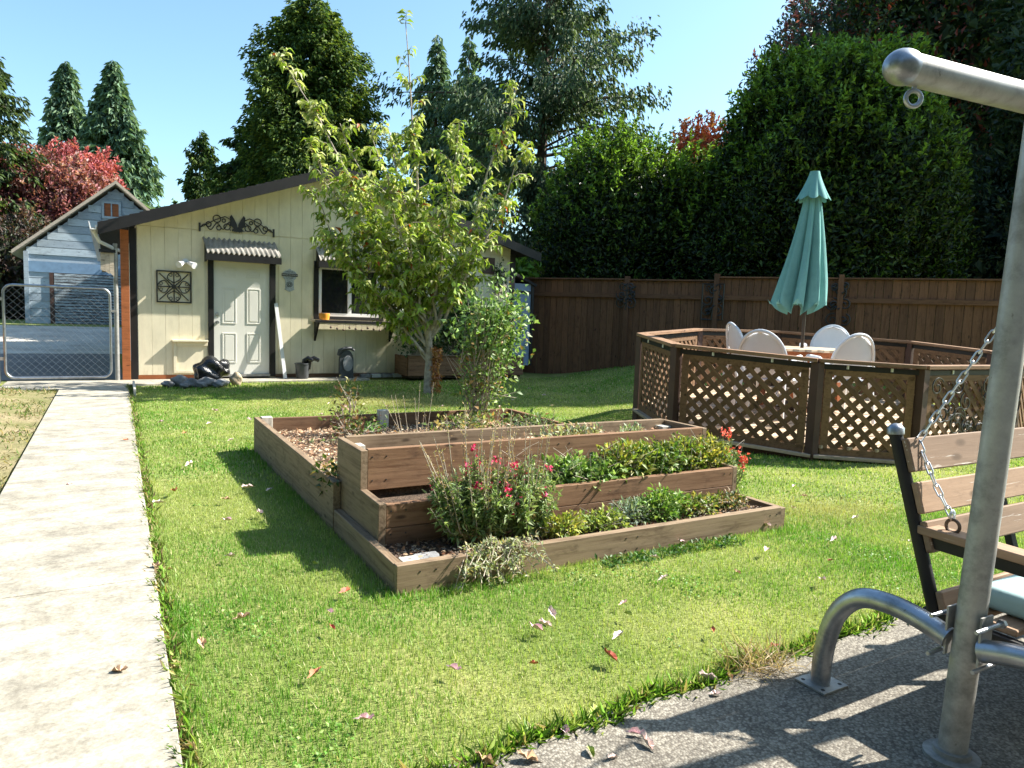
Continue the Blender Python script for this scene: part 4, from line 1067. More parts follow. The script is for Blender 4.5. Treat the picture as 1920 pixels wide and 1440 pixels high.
for x_ in (1.22, 1.30, 2.42, 2.50, 3.56, 3.62):
    scr += [(x_, 2.9065, .10), (x_, 2.9065, .035), (x_, y0 - .0215, .28), (x_, y0 - .0215, .16), (x_, y1 - .0215, .50), (x_, y1 - .0215, .37)]
for (a_, b_, c_) in scr:
    s1 = MB().tube([(a_, b_ + .003, c_), (a_, b_ - .001, c_)], .0045, 8).build('screw', MT['iron'], tp if b_ > 3 else bed)
# bark mulch
def scatter(name, n, box_, cols, L, label, cat='mulch', flat_=.35, mat='petal', w_=.45, keep=None):
    x = RNG.uniform(box_[0], box_[1], n); y = RNG.uniform(box_[2], box_[3], n); z = box_[4] + RNG.uniform(0, .012, n)
    if keep is not None:
        k = keep(x, y); x, y, z = x[k], y[k], z[k]; n = len(x)
    A = rdir(n); A[:, 2] *= flat_; N = rdir(n, 1.6)
    l = L * RNG.uniform(.5, 1.4, n); P = np.stack([x, y, z], 1)
    o = leaves(name, MT[mat], P, A, N, l, l * w_, cvar(n, cols), full=True, fold=.15, bend=.05); tag(o, label, cat, kind='stuff'); return o
scatter('bark_mulch', 15000, (1.16, 3.69, 4.05, 6.47, .172), [(.5, .35, .21), (.62, .47, .31), (.32, .2, .12), (.7, .58, .42)], .034, 'tan bark mulch chips and dry leaves covering the large bed')
scatter('bark_mulch', 2500, (1.16, 3.65, 2.96, 3.3, .102), [(.42, .3, .18), (.2, .12, .07), (.5, .42, .33), (.08, .05, .035)], .028, 'crumbs of bark and debris on the front strip of the bed')
scatter('bark_mulch', 1500, (1.2, 3.63, 3.66, 3.98, .472), [(.55, .42, .28), (.6, .5, .36), (.3, .2, .12)], .035, 'dry leaves lying in the upper planter box', keep=lambda x, y: x > 2.2)
# pavers in the bed corner
tag(MB().box(1.26, 1.38, 3.0, 3.10, .1, .118).build('paver', MT['rock'], bevel=.006), 'small grey paver in the front left corner of the bed', 'paver')
tag(MB().box(2.0, 2.14, 3.12, 3.24, .1, .16).build('bed_rock', MT['block'], bevel=.02), 'pale stone at the foot of the pink flower clump', 'rock')

# ------------------------------------------------------------------ plants
def plant(name, loc, label, cat, group=None): return thing(name, loc, label, cat, group)
def bush(name, c, rad, n, L, Wr, cols, wts, label, cat='shrub', mat='leaf', stems=8, stem_h=None, droop=0., seed=1, shell=.5, group=None, up=.4, base=None, stemmat='bark', ragged=.25):
    rng = np.random.default_rng(seed); c = np.array(c, float); rad = np.array(rad, float)
    b = np.array(base if base is not None else (c[0], c[1], c[2] - rad[2]), float)
    root = plant(name, tuple(b), label, cat, group)
    m = MB(); tips = []
    for i in range(stems):
        d = rdir(1, .5, rng)[0]; tip = c + d * rad * rng.uniform(.6, .95)
        mid = (b + tip) / 2 + rng.normal(size=3) * rad * .12; mid[2] += rad[2] * .1
        pts = [b + (rng.uniform(-1, 1, 3) * np.array([.03, .03, 0])), (b * .6 + mid * .4), mid, (mid + tip) / 2 + rng.normal(size=3) * rad * .06, tip]
        r0 = .006 + .012 * float(rad.mean()); m.tube(pts, [r0, r0 * .85, r0 * .6, r0 * .4, r0 * .2], 5); tips.append(tip)
        for k_ in range(3):
            t2 = tip + rng.normal(size=3) * rad * .35; m.tube([mid, (mid + t2) / 2, t2], [r0 * .5, r0 * .35, r0 * .15], 4)
    m.build('stem', MT[stemmat], root)
    u = rdir(n, .2, rng); rr = rng.uniform(0, 1, n) ** shell
    lump = 1 + ragged * (np.sin(u[:, 0] * 5 + seed) * np.cos(u[:, 1] * 4 + seed * 2) + .6 * np.sin(u[:, 2] * 7 + u[:, 0] * 6 + seed))
    P = c + u * rad * (rr * lump)[:, None]
    P[:, 2] = np.maximum(P[:, 2], b[2] + .01)
    A = unit(u * .8 + rdir(n, up, rng)); A[:, 2] -= droop; N = unit(rdir(n, 1.2, rng) + u * .5)
    l = L * rng.uniform(.6, 1.3, n)
    leaves('foliage', MT[mat], P, A, N, l, l * Wr, cvar(n, cols, wts, .25, rng), root)
    return root
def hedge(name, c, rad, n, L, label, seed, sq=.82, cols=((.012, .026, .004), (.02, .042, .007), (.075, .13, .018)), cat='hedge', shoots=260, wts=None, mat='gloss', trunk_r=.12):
    rng = np.random.default_rng(seed); c = np.array(c, float); rad = np.array(rad, float)
    root = plant(name, (c[0], c[1], .3), label, cat)
    m = MB()
    for i in range(5):
        a = rng.uniform(0, 6.28); m.tube([(c[0] + .3 * math.cos(a), c[1] + .3 * math.sin(a), .1), (c[0] + .5 * math.cos(a), c[1] + .5 * math.sin(a), c[2] * .6), (c[0] + rad[0] * .6 * math.cos(a), c[1] + rad[1] * .6 * math.sin(a), c[2] + rad[2] * .5)], [trunk_r, trunk_r * .7, trunk_r * .25], 7)
    m.build('trunk', MT['bark_dark'], root)
    ph = rng.uniform(0, 6, 8)
    def lump(u): return 1 + .07 * np.sin(u[:, 0] * 6 + ph[0]) * np.cos(u[:, 2] * 5 + ph[1]) + .06 * np.sin(u[:, 1] * 9 + ph[2] + u[:, 2] * 4) + .045 * np.sin(u[:, 2] * 15 + ph[3]) * np.sin(u[:, 0] * 13 + ph[4]) + .03 * np.sin(u[:, 0] * 25 + u[:, 1] * 21 + ph[5])
    u = rdir(n, 0, rng)
    def shape(u):  # squarish dome
        s = np.sign(u) * np.abs(u) ** sq; r = unit(s) * (np.linalg.norm(s, axis=1, keepdims=True) ** .55); return r
    us = shape(u)
    rr = 1 - np.abs(rng.normal(0, .09, n)) - (rng.uniform(size=n) < .25) * rng.uniform(0, .35, n)
    P = c + us * rad * (rr * lump(u))[:, None]
    clump = np.sin(P[:, 0] * 3.1 + ph[0]) * np.sin(P[:, 1] * 3.3 + ph[1]) * np.sin(P[:, 2] * 3.0 + ph[2])
    A = unit(u * .7 + rdir(n, .55, rng)); N = unit(u + rdir(n, .5, rng) * .9); l = L * rng.uniform(.6, 1.3, n)
    C = cvar(n, cols, wts, .2, rng)
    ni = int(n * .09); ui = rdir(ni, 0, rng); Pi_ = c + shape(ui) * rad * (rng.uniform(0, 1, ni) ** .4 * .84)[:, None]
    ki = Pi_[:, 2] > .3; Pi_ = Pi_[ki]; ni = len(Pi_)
    leaves('light_block_leaves', MT[mat], Pi_, rdir(ni, .2, rng), rdir(ni, 0, rng), np.full(ni, L * 2.8), np.full(ni, L * 1.7), cvar(ni, cols[:2], None, .2, rng), root, full=False)  # oversized leaves added inside the crown to stop light passing through
    # shoots over the top, their colour brightened to paint in sunlit crowns
    sP = [];
    su = rdir(shoots * 6, .8, rng); su = su[su[:, 2] > .15][:shoots]
    for q in su:
        p0 = c + shape(q[None])[0] * rad * float(lump(q[None])[0]) * .97; hgt = rng.uniform(.15, .55) * (.4 + q[2]); dr_ = unit((q + np.array([0, 0, 1.3]) + rng.normal(size=3) * .25)[None])[0]
        k = int(14 * hgt / .3); t = rng.uniform(0, 1, k); sP.append((p0 + dr_ * hgt * t[:, None], np.repeat(dr_[None], k, 0)))
    if sP:
        SP = np.concatenate([a for a, b in sP]); SD = np.concatenate([b for a, b in sP]); k = len(SP)
        P = np.concatenate([P, SP]); A = np.concatenate([A, unit(SD * .8 + rdir(k, .2, rng))]); N = np.concatenate([N, rdir(k, 1, rng)])
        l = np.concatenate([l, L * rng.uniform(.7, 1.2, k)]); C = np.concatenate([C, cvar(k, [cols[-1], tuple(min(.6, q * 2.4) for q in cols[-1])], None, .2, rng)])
    k = P[:, 2] > .3; leaves('foliage', MT[mat], P[k], A[k], N[k], l[k], l[k] * .42, C[k], root, full=False)
    return root
def DLv(px, D, z=0): p = dl(px, D); return (p.x, p.y, z)
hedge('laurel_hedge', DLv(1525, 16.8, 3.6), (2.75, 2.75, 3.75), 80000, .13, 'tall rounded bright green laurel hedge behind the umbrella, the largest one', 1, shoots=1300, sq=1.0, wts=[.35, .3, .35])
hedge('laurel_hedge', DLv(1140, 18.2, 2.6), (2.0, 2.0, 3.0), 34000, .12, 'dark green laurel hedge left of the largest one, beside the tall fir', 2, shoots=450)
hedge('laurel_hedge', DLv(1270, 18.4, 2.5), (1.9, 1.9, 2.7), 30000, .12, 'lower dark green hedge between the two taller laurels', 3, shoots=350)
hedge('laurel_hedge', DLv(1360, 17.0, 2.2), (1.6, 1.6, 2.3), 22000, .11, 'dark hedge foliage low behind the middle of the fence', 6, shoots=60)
# deep background trees at right
DK = [(.03, .055, .02), (.045, .07, .025), (.07, .1, .03)]
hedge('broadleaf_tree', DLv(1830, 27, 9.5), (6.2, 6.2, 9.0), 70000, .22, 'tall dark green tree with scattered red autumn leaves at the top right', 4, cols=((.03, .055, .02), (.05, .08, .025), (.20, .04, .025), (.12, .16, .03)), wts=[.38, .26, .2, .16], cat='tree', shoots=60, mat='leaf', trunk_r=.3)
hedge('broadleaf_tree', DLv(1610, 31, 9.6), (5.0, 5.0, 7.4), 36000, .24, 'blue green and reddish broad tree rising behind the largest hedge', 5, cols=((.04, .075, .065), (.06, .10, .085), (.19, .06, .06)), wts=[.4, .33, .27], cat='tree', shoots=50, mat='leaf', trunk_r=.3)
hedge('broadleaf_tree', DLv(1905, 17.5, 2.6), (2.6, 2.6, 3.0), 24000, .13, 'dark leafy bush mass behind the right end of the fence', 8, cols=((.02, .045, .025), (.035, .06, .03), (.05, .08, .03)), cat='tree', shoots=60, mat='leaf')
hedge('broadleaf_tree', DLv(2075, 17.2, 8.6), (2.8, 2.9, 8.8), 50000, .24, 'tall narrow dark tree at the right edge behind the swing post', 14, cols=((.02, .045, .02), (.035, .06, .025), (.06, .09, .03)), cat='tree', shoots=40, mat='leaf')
hedge('red_tree', DLv(1295, 23, 5.0), (1.3, 1.3, 2.7), 9000, .15, 'small orange red autumn tree peeking over the hedge', 7, cols=((.5, .10, .05), (.62, .16, .10), (.4, .12, .04)), cat='tree', shoots=40, mat='leaf')
hedge('red_maple', DLv(85, 37.5, 4.3), (4.0, 4.0, 4.3), 56000, .25, 'large dark red maple left of the white garage', 9, cols=((.17, .055, .06), (.28, .09, .095), (.13, .075, .05), (.40, .16, .15)), wts=[.35, .3, .2, .15], cat='tree', shoots=120, mat='leaf', trunk_r=.3)
hedge('red_maple', DLv(150, 40, 5.3), (2.5, 2.5, 4.3), 18000, .22, 'brighter crimson maple top rising right of the dark red maple', 10, cols=((.42, .10, .12), (.5, .15, .16), (.3, .07, .08)), cat='tree', shoots=80, mat='leaf', trunk_r=.25)
hedge('broadleaf_tree', DLv(20, 30, 2.0), (2.3, 2.3, 2.8), 12000, .2, 'dark shrubby tree low at the far left beyond the wire fence', 12, cols=((.05, .035, .03), (.04, .05, .025), (.09, .05, .04)), cat='tree', shoots=30, mat='leaf')

def conifer(name, px, D, zt, R0, nbr, spm, sl, cols, label, seed, zs=.08, droop=.25, rise=.1, prof=lambda t: (1 - t), jag=.25, trunk=.2, fan=.3, wts=None, gap=0, hang=.6, az_keep=None):
    rng = np.random.default_rng(seed); b = dl(px, D); base = np.array([b.x, b.y, 0.0]); H = zt
    root = plant(name, tuple(base), label, 'tree')
    t = rng.uniform(zs, .995, nbr); t = np.sort(t)
    Lb = R0 * np.array([prof(q) for q in t]) * (1 + rng.uniform(-jag, jag, nbr)); az = rng.uniform(0, 2 * PI, nbr)
    Lb = Lb * (1 + .16 * np.sin(az * 3 + t * 11 + seed) + .12 * np.sin(az * 5 - t * 23 + seed * 2))
    if gap: kk = rng.uniform(size=nbr) > gap; t, Lb, az = t[kk], Lb[kk], az[kk]; nbr = len(t)
    out = np.stack([np.cos(az), np.sin(az), 0 * az], 1); side = np.stack([-np.sin(az), np.cos(az), 0 * az], 1)
    m = MB(); m.tube([tuple(base + np.array([0, 0, H * q])) for q in (0, .3, .6, .9, 1)], [trunk, trunk * .75, trunk * .45, trunk * .12, .01], 8); m.build('trunk', MT['bark_dark'], root)
    m = MB()
    for i in range(0, nbr, max(1, nbr // 110)):
        p = base + np.array([0, 0, H * t[i]]); L_ = Lb[i]
        m.tube([tuple(p), tuple(p + out[i] * L_ * .5 + np.array([0, 0, L_ * (rise * .5)])), tuple(p + out[i] * L_ * .92 + np.array([0, 0, L_ * (rise - droop) * .9]))], [.01 + .012 * L_, .008 + .006 * L_, .004], 4)
    m.build('branches', MT['bark_dark'], root)
    ns = np.maximum(2, (Lb * spm).astype(int)); idx = np.repeat(np.arange(nbr), ns); n = len(idx)
    u = rng.uniform(.12, 1, n) ** .75
    lat = rng.normal(0, 1, n) * fan * Lb[idx] * (1.05 - u) * .8
    P = base + np.stack([0 * u, 0 * u, H * t[idx]], 1) + out[idx] * (Lb[idx] * u)[:, None] + side[idx] * lat[:, None]
    P[:, 2] += Lb[idx] * (rise * u - droop * u ** 2) + rng.normal(0, .06, n) * sl * 3 + rng.normal(0, .045, n) * Lb[idx]
    A = unit(out[idx] * .7 + side[idx] * np.sign(lat)[:, None] * .5 + rdir(n, 0, rng) * .5 + np.array([0, 0, -hang])); N = unit(rdir(n, 1.0, rng) + np.array([0, 0, .6]))
    l = sl * rng.uniform(.5, 1.3, n)
    C = cvar(n, cols, wts, .22, rng)
    k = P[:, 2] > .2
    leaves('foliage', MT['needle'], P[k], A[k], N[k], l[k], l[k] * .38, C[k], root, full=False)
    return root
GN = [(.035, .075, .02), (.06, .11, .022), (.10, .15, .03)]
BL = [(.075, .135, .09), (.11, .185, .11), (.15, .23, .12)]
egg = lambda t: max(0, 1 - (max(0, t - .35) / .65) ** 2.4) ** .6 if t > .35 else .95 + .05 * t / .35
conifer('cedar_tree', 578, 24, 11.35, 2.05, 1500, 50, .17, [(.045, .09, .022), (.08, .14, .03), (.16, .22, .04)], 'big dense rounded cedar rising behind the yellow shed', 21, prof=egg, droop=.1, rise=.3, jag=.16, trunk=.3, fan=.22, hang=.3)
conifer('cedar_tree', 478, 25, 8.4, 2.0, 330, 44, .22, GN, 'ragged lower cedar at the left foot of the big cedar', 22, prof=lambda t: (1 - t) ** .6, droop=.1, rise=.3, jag=.35, trunk=.18)
conifer('cedar_tree', 660, 25, 8.6, 1.7, 220, 34, .27, GN, 'ragged lower cedar at the right foot of the big cedar', 23, prof=lambda t: (1 - t) ** .6, droop=.1, rise=.3, jag=.35, trunk=.18)
conifer('cedar_tree', 374, 26, 7.5, 1.0, 300, 60, .2, GN, 'small narrow dark cedar standing left of the big cedar', 24, prof=lambda t: (1 - t) ** .5, droop=.05, rise=.5, jag=.3, trunk=.12)
conifer('cedar_tree', 425, 27, 6.4, 1.4, 240, 50, .22, GN, 'low dark cedar just above the shed roof left of the big cedar', 25, prof=lambda t: (1 - t) ** .5, droop=.05, rise=.4, jag=.4, trunk=.12)
conifer('sequoia_tree', 134, 58, 20.2, 3.3, 520, 22, .62, BL, 'left one of two tall pointed blue green sequoias', 26, prof=lambda t: min(1, (1 - t) * 1.55) ** .85, droop=.3, rise=.25, jag=.12, trunk=.5, fan=.25)
conifer('sequoia_tree', 218, 56, 19.8, 3.7, 560, 22, .62, BL, 'right one of two tall pointed blue green sequoias, above the garage', 27, prof=lambda t: min(1, (1 - t) * 1.5) ** .85, droop=.3, rise=.25, jag=.12, trunk=.5, fan=.25)
conifer('spruce_tree', 805, 40, 16.4, 2.0, 330, 26, .42, BL, 'left of two slim pointed spruces behind the central tree', 28, prof=lambda t: min(1, (1 - t) * 1.9) ** .9, droop=.3, rise=.15, jag=.25, trunk=.3)
conifer('spruce_tree', 862, 39, 16.1, 2.1, 330, 26, .42, BL, 'right of two slim pointed spruces, next to the tall fir', 29, prof=lambda t: min(1, (1 - t) * 1.9) ** .9, droop=.3, rise=.15, jag=.3, trunk=.3)
conifer('spruce_tree', 728, 46, 12.6, 1.7, 200, 20, .45, BL, 'small distant spruce between the big cedar and the slim spruces', 30, droop=.3, rise=.15, trunk=.25)
conifer('fir_tree', 1000, 28, 17.0, 4.1, 230, 70, .23, [(.05, .09, .045), (.08, .13, .06), (.13, .18, .085)], 'very tall open fir with long ragged branches in the middle of the skyline', 31, zs=.2, droop=.15, rise=.22, prof=lambda t: min(1, (1.12 - t) * 1.6) ** .8, jag=.4, trunk=.32, fan=.20, gap=.1, hang=.9)
conifer('fir_tree', 1010, 26, 6.5, 2.0, 150, 50, .25, [(.035, .06, .03), (.055, .085, .04)], 'drooping lower fir branches beside the shed roof', 36, zs=.3, droop=.35, rise=.1, prof=lambda t: (1.05 - t) ** .5, jag=.4, trunk=.2, fan=.3, hang=1.0)
conifer('fir_tree', -22, 34, 13.4, 3.5, 260, 36, .33, [(.05, .085, .025), (.08, .12, .03), (.05, .08, .045)], 'green conifer cut by the left edge of the picture', 32, zs=.15, droop=.35, rise=.2, prof=lambda t: (1.05 - t) ** .7, jag=.3, trunk=.3)
for px, zt, R0, sd_ in ((325, 12.6, 1.6, 33), (300, 10.8, 1.4, 34), (352, 10.5, 1.6, 35), (262, 10.6, 1.8, 37)):
    conifer('spruce_tree', px, 76, zt, R0, 110, 12, .6, BL, {33: 'tiny distant spruce seen above the left end of the shed roof', 34: 'lowest distant conifer top left of the tiny spruce', 35: 'distant conifer top right of the tiny spruce', 37: 'distant conifer partly behind the right side of the garage roof'}[sd_], sd_, droop=.3, rise=.1)

for (tx, ty, rr_, hh_, sd_, lab_) in ((-11, 8, 3.6, 5.5, 41, 'broad unseen tree added left of the yard to block sky light'), (-10, -1, 3.8, 5.5, 42, 'broad tree added to block sky light left of the house outside the picture'), (-6, -14, 4.2, 6.0, 43, 'left unseen broad tree added to block sky light behind the house'), (3, -15, 4.2, 6.2, 44, 'middle unseen broad tree added to block sky light behind the house'), (11, -14, 4.2, 6.0, 45, 'right unseen broad tree added to block sky light behind the house')):  # out-of-frame trees added to block part of the sky and darken shade
    hedge('broadleaf_tree', (tx, ty, hh_), (rr_, rr_, hh_), 9000, .42, lab_, sd_, cols=((.03, .06, .02), (.05, .09, .03)), cat='tree', shoots=10, mat='leaf')

# ------------------------------------------------------------------ central dogwood
def dogwood():
    rng = np.random.default_rng(77); base = np.array([4.46, 10.45, G(4.46, 10.45)])
    lt = np.array(LAT); dp = np.array(DEP)
    root = plant('dogwood_tree', tuple(base), 'slender dogwood with drooping olive green leaves in the middle of the lawn', 'tree')
    def W_(l, d, z): return base + lt * l + dp * d + np.array([0, 0, z])
    limbs = [((-.02, 0, .55), (-.10, .02, 2.2), (-.50, .1, 5.75), .045), ((-.05, 0, .75), (-.75, .2, 2.5), (-2.50, .3, 5.25), .032),
             ((.03, 0, .9), (.5, .2, 2.3), (1.25, .2, 4.85), .036), ((.03, .0, .9), (.75, -.2, 2.0), (1.45, -.3, 3.9), .028),
             ((-.05, 0, .6), (-.8, -.2, 1.5), (-1.9, -.3, 3.1), .028), ((-.03, 0, .8), (-.6, .3, 2.0), (-1.6, .5, 4.3), .028),
             ((.02, 0, 1.0), (.25, -.4, 2.2), (.45, -.9, 4.0), .026), ((-.02, 0, 1.0), (-.3, -.5, 2.1), (-.8, -.9, 3.8), .026),
             ((0, 0, 1.1), (.1, .5, 2.4), (.4, .9, 4.1), .026), ((-.02, 0, .5), (-.5, -.1, 1.2), (-1.3, -.4, 2.1), .02),
             ((0, 0, 1.2), (-.4, .5, 2.6), (-.9, .9, 4.4), .024), ((-.02, 0, 1.2), (-.9, .0, 2.2), (-2.0, -.1, 3.9), .024), ((-.03, 0, .75), (-.9, 0, 1.7), (-1.9, .1, 2.55), .02), ((0, 0, 1.0), (-.6, -.3, 1.9), (-1.7, -.2, 3.3), .02)]
    m = MB(); m.tube([tuple(W_(0, 0, -.05)), tuple(W_(-.01, 0, .3)), tuple(W_(0, 0, .6)), tuple(W_(-.01, 0, 1.0)), tuple(W_(-.02, 0, 1.35))], [.085, .065, .055, .045, .035], 12); m.build('trunk', MT['bark'], root, smooth=True)
    tw = MB(); P, A, nrm = [], [], []
    mb2 = MB()
    for li, (a, b, c, r) in enumerate(limbs):
        a, b, c = W_(*a), W_(*b), W_(*c); q = np.linspace(0, 1, 12)[:, None]
        cur = (1 - q) ** 2 * a + 2 * q * (1 - q) * b + q ** 2 * c
        cur[1:-1] += rng.normal(size=(10, 3)) * .025
        mb2.tube([tuple(p) for p in cur], list(np.linspace(r, .006, 12)), 7)
        Ltot = np.linalg.norm(np.diff(cur, axis=0), axis=1).sum()
        nt_ = int(Ltot * 13)
        for k in range(nt_):
            t = rng.uniform(.18, 1.0) ; i = min(10, int(t * 11)); p = cur[i] + (cur[i + 1] - cur[i]) * (t * 11 - i)
            ax = unit((cur[i + 1] - cur[i])[None])[0]
            o = unit(rng.normal(size=(1, 3)))[0]; o[2] = abs(o[2]) * .4 - .05
            d = unit((o * 1.0 + ax * .45)[None])[0]
            L = rng.uniform(.25, .85) * (1.15 - .75 * t) * (1 if li not in (0, 1) else .85)
            tipp = p + d * L + np.array([0, 0, -.10 * L]); mid = p + d * L * .5 + np.array([0, 0, .06 * L])
            tw.tube([tuple(p), tuple(mid), tuple(tipp)], [.007, .005, .002], 4, False)
            nl = int(L / .055) + 2
            for s in range(nl):
                f = (s + .7) / nl; pp = p + (mid - p) * min(1, f * 2) if f < .5 else mid + (tipp - mid) * (f * 2 - 1)
                sd_ = unit(np.cross(d, [0, 0, 1])[None])[0] * (1 if s % 2 else -1)
                for w2 in (1, -1) if rng.uniform() < .5 else (1,):
                    P.append(pp); A.append(unit((sd_ * w2 * .8 + d * .35 + np.array([0, 0, -.55]) + rng.normal(size=3) * .35)[None])[0]); nrm.append(unit((np.array([0, 0, 1.0]) + rng.normal(size=3) * .45)[None])[0])
    mb2.build('branches', MT['bark'], root, smooth=True); o_ = tw.build('twigs', MT['bark'], root); o_['kind'] = 'stuff'
    P, A, nrm = map(np.array, (P, A, nrm)); n = len(P)
    hgt = (P[:, 2] - 1) / 4.5
    C = cvar(n, [(.17, .26, .03), (.28, .38, .05), (.42, .47, .12), (.56, .57, .27)], [.3, .34, .22, .14], .18, rng)
    pale = rng.uniform(size=n) < np.clip((hgt - .35) * .9, 0, .6); C[pale] = C[pale] * .5 + np.array([.40, .40, .24]) * .5
    red = rng.uniform(size=n) < .010; C[red] = (.5, .10, .03)
    l = rng.uniform(.10, .17, n)
    leaves('foliage', MT['leaf'], P, A, nrm, l, l * .42, C, root, fold=.28, bend=.35)
    print('dogwood leaves', n)
    # brown creeper on the trunk
    k = 260; a = rng.uniform(0, 6.28, k); z = rng.uniform(.02, .75, k)
    Pc = np.stack([base[0] + .09 + .07 * np.cos(a), base[1] - .05 + .07 * np.sin(a), base[2] + z], 1)
    c_ = leaves('dead_creeper', MT['leaf'], Pc, rdir(k, -.6, rng), rdir(k, 0, rng), rng.uniform(.05, .1, k), rng.uniform(.03, .05, k), cvar(k, [(.42, .17, .06), (.5, .26, .1), (.3, .12, .05)], None, .2, rng))
    tag(c_, 'withered orange brown creeper clinging to the dogwood trunk', 'creeper')
dogwood()

GR = [(.05, .11, .02), (.08, .16, .03), (.13, .22, .045)]
# shrubs in the planter box and by the wall
bush('planter_shrub', (6.0, 12.6, 1.05), (.85, .45, .62), 3800, .085, .5, [(.05, .10, .03), (.08, .14, .05), (.16, .22, .12)], None, 'dense dark green shrub growing in the planter box', mat='gloss', seed=3, base=(6.0, 12.7, .42))
bush('planter_shrub', (5.05, 12.55, .95), (.45, .4, .42), 1500, .075, .5, [(.05, .10, .03), (.09, .15, .06), (.2, .26, .16)], None, 'smaller glossy shrub at the left end of the planter box', mat='gloss', seed=4, base=(5.1, 12.7, .42))
bush('wall_vine', (7.1, 12.98, 2.0), (.14, .06, .42), 240, .07, .5, [(.05, .09, .03), (.08, .13, .04)], None, 'thin climbing vine on the wall beside the brown board', 'vine', seed=5, base=(7.0, 13.0, .5), stems=3)
bush('fig_bush', (8.35, 14.9, 2.35), (.8, .5, .55), 500, .22, .7, [(.12, .24, .03), (.2, .34, .05)], None, 'bright green large leaved bush showing above the blue cabinet', seed=6, base=(8.35, 15.0, .3))
# rose / tall arching shrub in the back of the bed
bush('rose_bush', (3.36, 6.25, 1.12), (.42, .36, .46), 1900, .062, .55, [(.11, .20, .05), (.17, .28, .07), (.3, .4, .16), (.36, .24, .08)], [.4, .35, .2, .05], 'tall arching leafy rose bush at the back of the raised bed', 'bush', seed=7, base=(3.2, 6.3, .17), stems=14, up=.3, shell=.6, ragged=.4)
bush('rose_shoots', (3.22, 6.2, .62), (.3, .28, .5), 900, .055, .5, [(.13, .22, .05), (.22, .29, .08), (.45, .27, .1)], [.5, .4, .1], 'lower twiggy green growth under the rose bush', 'bush', seed=8, base=(3.2, 6.2, .17), stems=12)
for (bx, by, bz_, rad, n, lab, sd_, cols) in ((1.82, 6.05, .42, (.16, .16, .28), 170, 'small upright blueberry bush with bronze tips near the back plank', 9, [(.09, .10, .03), (.17, .10, .06), (.22, .2, .07)]),
                                      (1.80, 5.75, .30, (.26, .2, .15), 160, 'low spreading part of the small bush on the mulch', 10, [(.08, .13, .03), (.14, .18, .05), (.2, .1, .06)]),
                                      (1.24, 4.15, .26, (.16, .22, .13), 420, 'little dark lily like plant at the left edge of the bed', 11, [(.05, .09, .02), (.09, .13, .03), (.3, .2, .07)]),
                                      (2.05, 6.15, .22, (.15, .1, .06), 90, 'tiny green seedling patch beside the grey post', 12, [(.1, .2, .04), (.16, .28, .07)]),
                                      (2.9, 5.9, .25, (.35, .25, .10), 320, 'loose low weeds and flowers near the rose bush', 13, [(.12, .2, .05), (.3, .32, .12), (.4, .3, .16)]),
                                      (3.45, 5.6, .25, (.25, .4, .12), 300, 'grey green low herbs along the right plank of the bed', 14, [(.12, .18, .09), (.22, .27, .15), (.1, .15, .04)])):
    bush('small_bush', (bx, by, bz_), rad, n, .05, .5, cols, None, lab, 'bush', seed=sd_, base=(bx, by, .17), stems=7)
# weeds patches scattered
scatter('pale_weeds', 1400, (1.2, 2.2, 4.1, 5.9, .185), [(.25, .32, .16), (.35, .4, .25), (.2, .3, .12)], .035, 'small grey green weeds sprouting through the mulch', 'weeds', .6, 'leaf', keep=lambda x, y: fbm(x, y, 2.4) > .12)

def flowers(root, centers, col, n_each, r, size, seed, nm='blossom'):
    rng = np.random.default_rng(seed)
    for c in centers:
        k = n_each; P = np.array(c) + rng.normal(size=(k, 3)) * np.array([r, r, r * 1.5]) * .9; A = rdir(k, .3, rng)
        leaves(nm, MT['petal'], P, A, rdir(k, 0, rng), size * rng.uniform(.7, 1.3, k), size * .8 * np.ones(k), cvar(k, col, None, .15, rng), root, fold=.3, bend=.4)
# pink snapdragon clump
def snapdragon(base, rad, nst, hts, cols, fcol, label, seed, dry=0, leafL=.045, nleaf=40, nfl=14):
    rng = np.random.default_rng(seed); root = plant('snapdragon', base, label, 'flowers'); m = MB(); P, A, L, C = [], [], [], []; tops = []
    for i in range(nst):
        a = rng.uniform(0, 6.28); rr = math.sqrt(rng.uniform()) ; h = rng.uniform(*hts) * (1.05 - .35 * rr)
        tip = np.array([base[0] + rad[0] * rr * math.cos(a), base[1] + rad[1] * rr * math.sin(a), base[2] + h]); b = np.array(base) + (tip - np.array(base)) * np.array([.25, .25, 0])
        mid = (b + tip) / 2 + rng.normal(size=3) * .015; isdry = i < dry
        if isdry: tip = tip + np.array([rng.uniform(-.08, .03), 0, rng.uniform(.12, .38)])
        m.tube([tuple(b), tuple(mid), tuple(tip)], [.004, .003, .0015], 4, False)
        k = nleaf; t = rng.uniform(.12, .95 if not isdry else .6, k) if not isdry else rng.uniform(.1, 1, k)
        pts = np.where(t[:, None] < .5, b + (mid - b) * (t[:, None] * 2), mid + (tip - mid) * (t[:, None] * 2 - 1))
        P.append(pts + rng.normal(size=(k, 3)) * .006); A.append(rdir(k, .35, rng)); sz = np.where(t > .62, .5, 1) if isdry else np.ones(k) * (1.1 - .5 * t)
        L.append(leafL * sz * rng.uniform(.6, 1.3, k) * (1 if not isdry else .55)); cc = cvar(k, cols if not isdry else [(.55, .42, .22), (.5, .32, .15), (.36, .36, .14)], None, .22, rng); C.append(cc); tops.append((tip, isdry))
    m.build('stem', MT['bark'], root)
    P, A, L, C = (np.concatenate(q) for q in (P, A, L, C)); leaves('foliage', MT['leaf'], P, A, rdir(len(P), .6, rng), L, L * .28, C, root)
    green = [t for t, d in tops if not d]; rng.shuffle(green)
    flowers(root, [tuple(g) for g in green[:nfl]], fcol, 11, .010, .021, seed + 1)
    return root
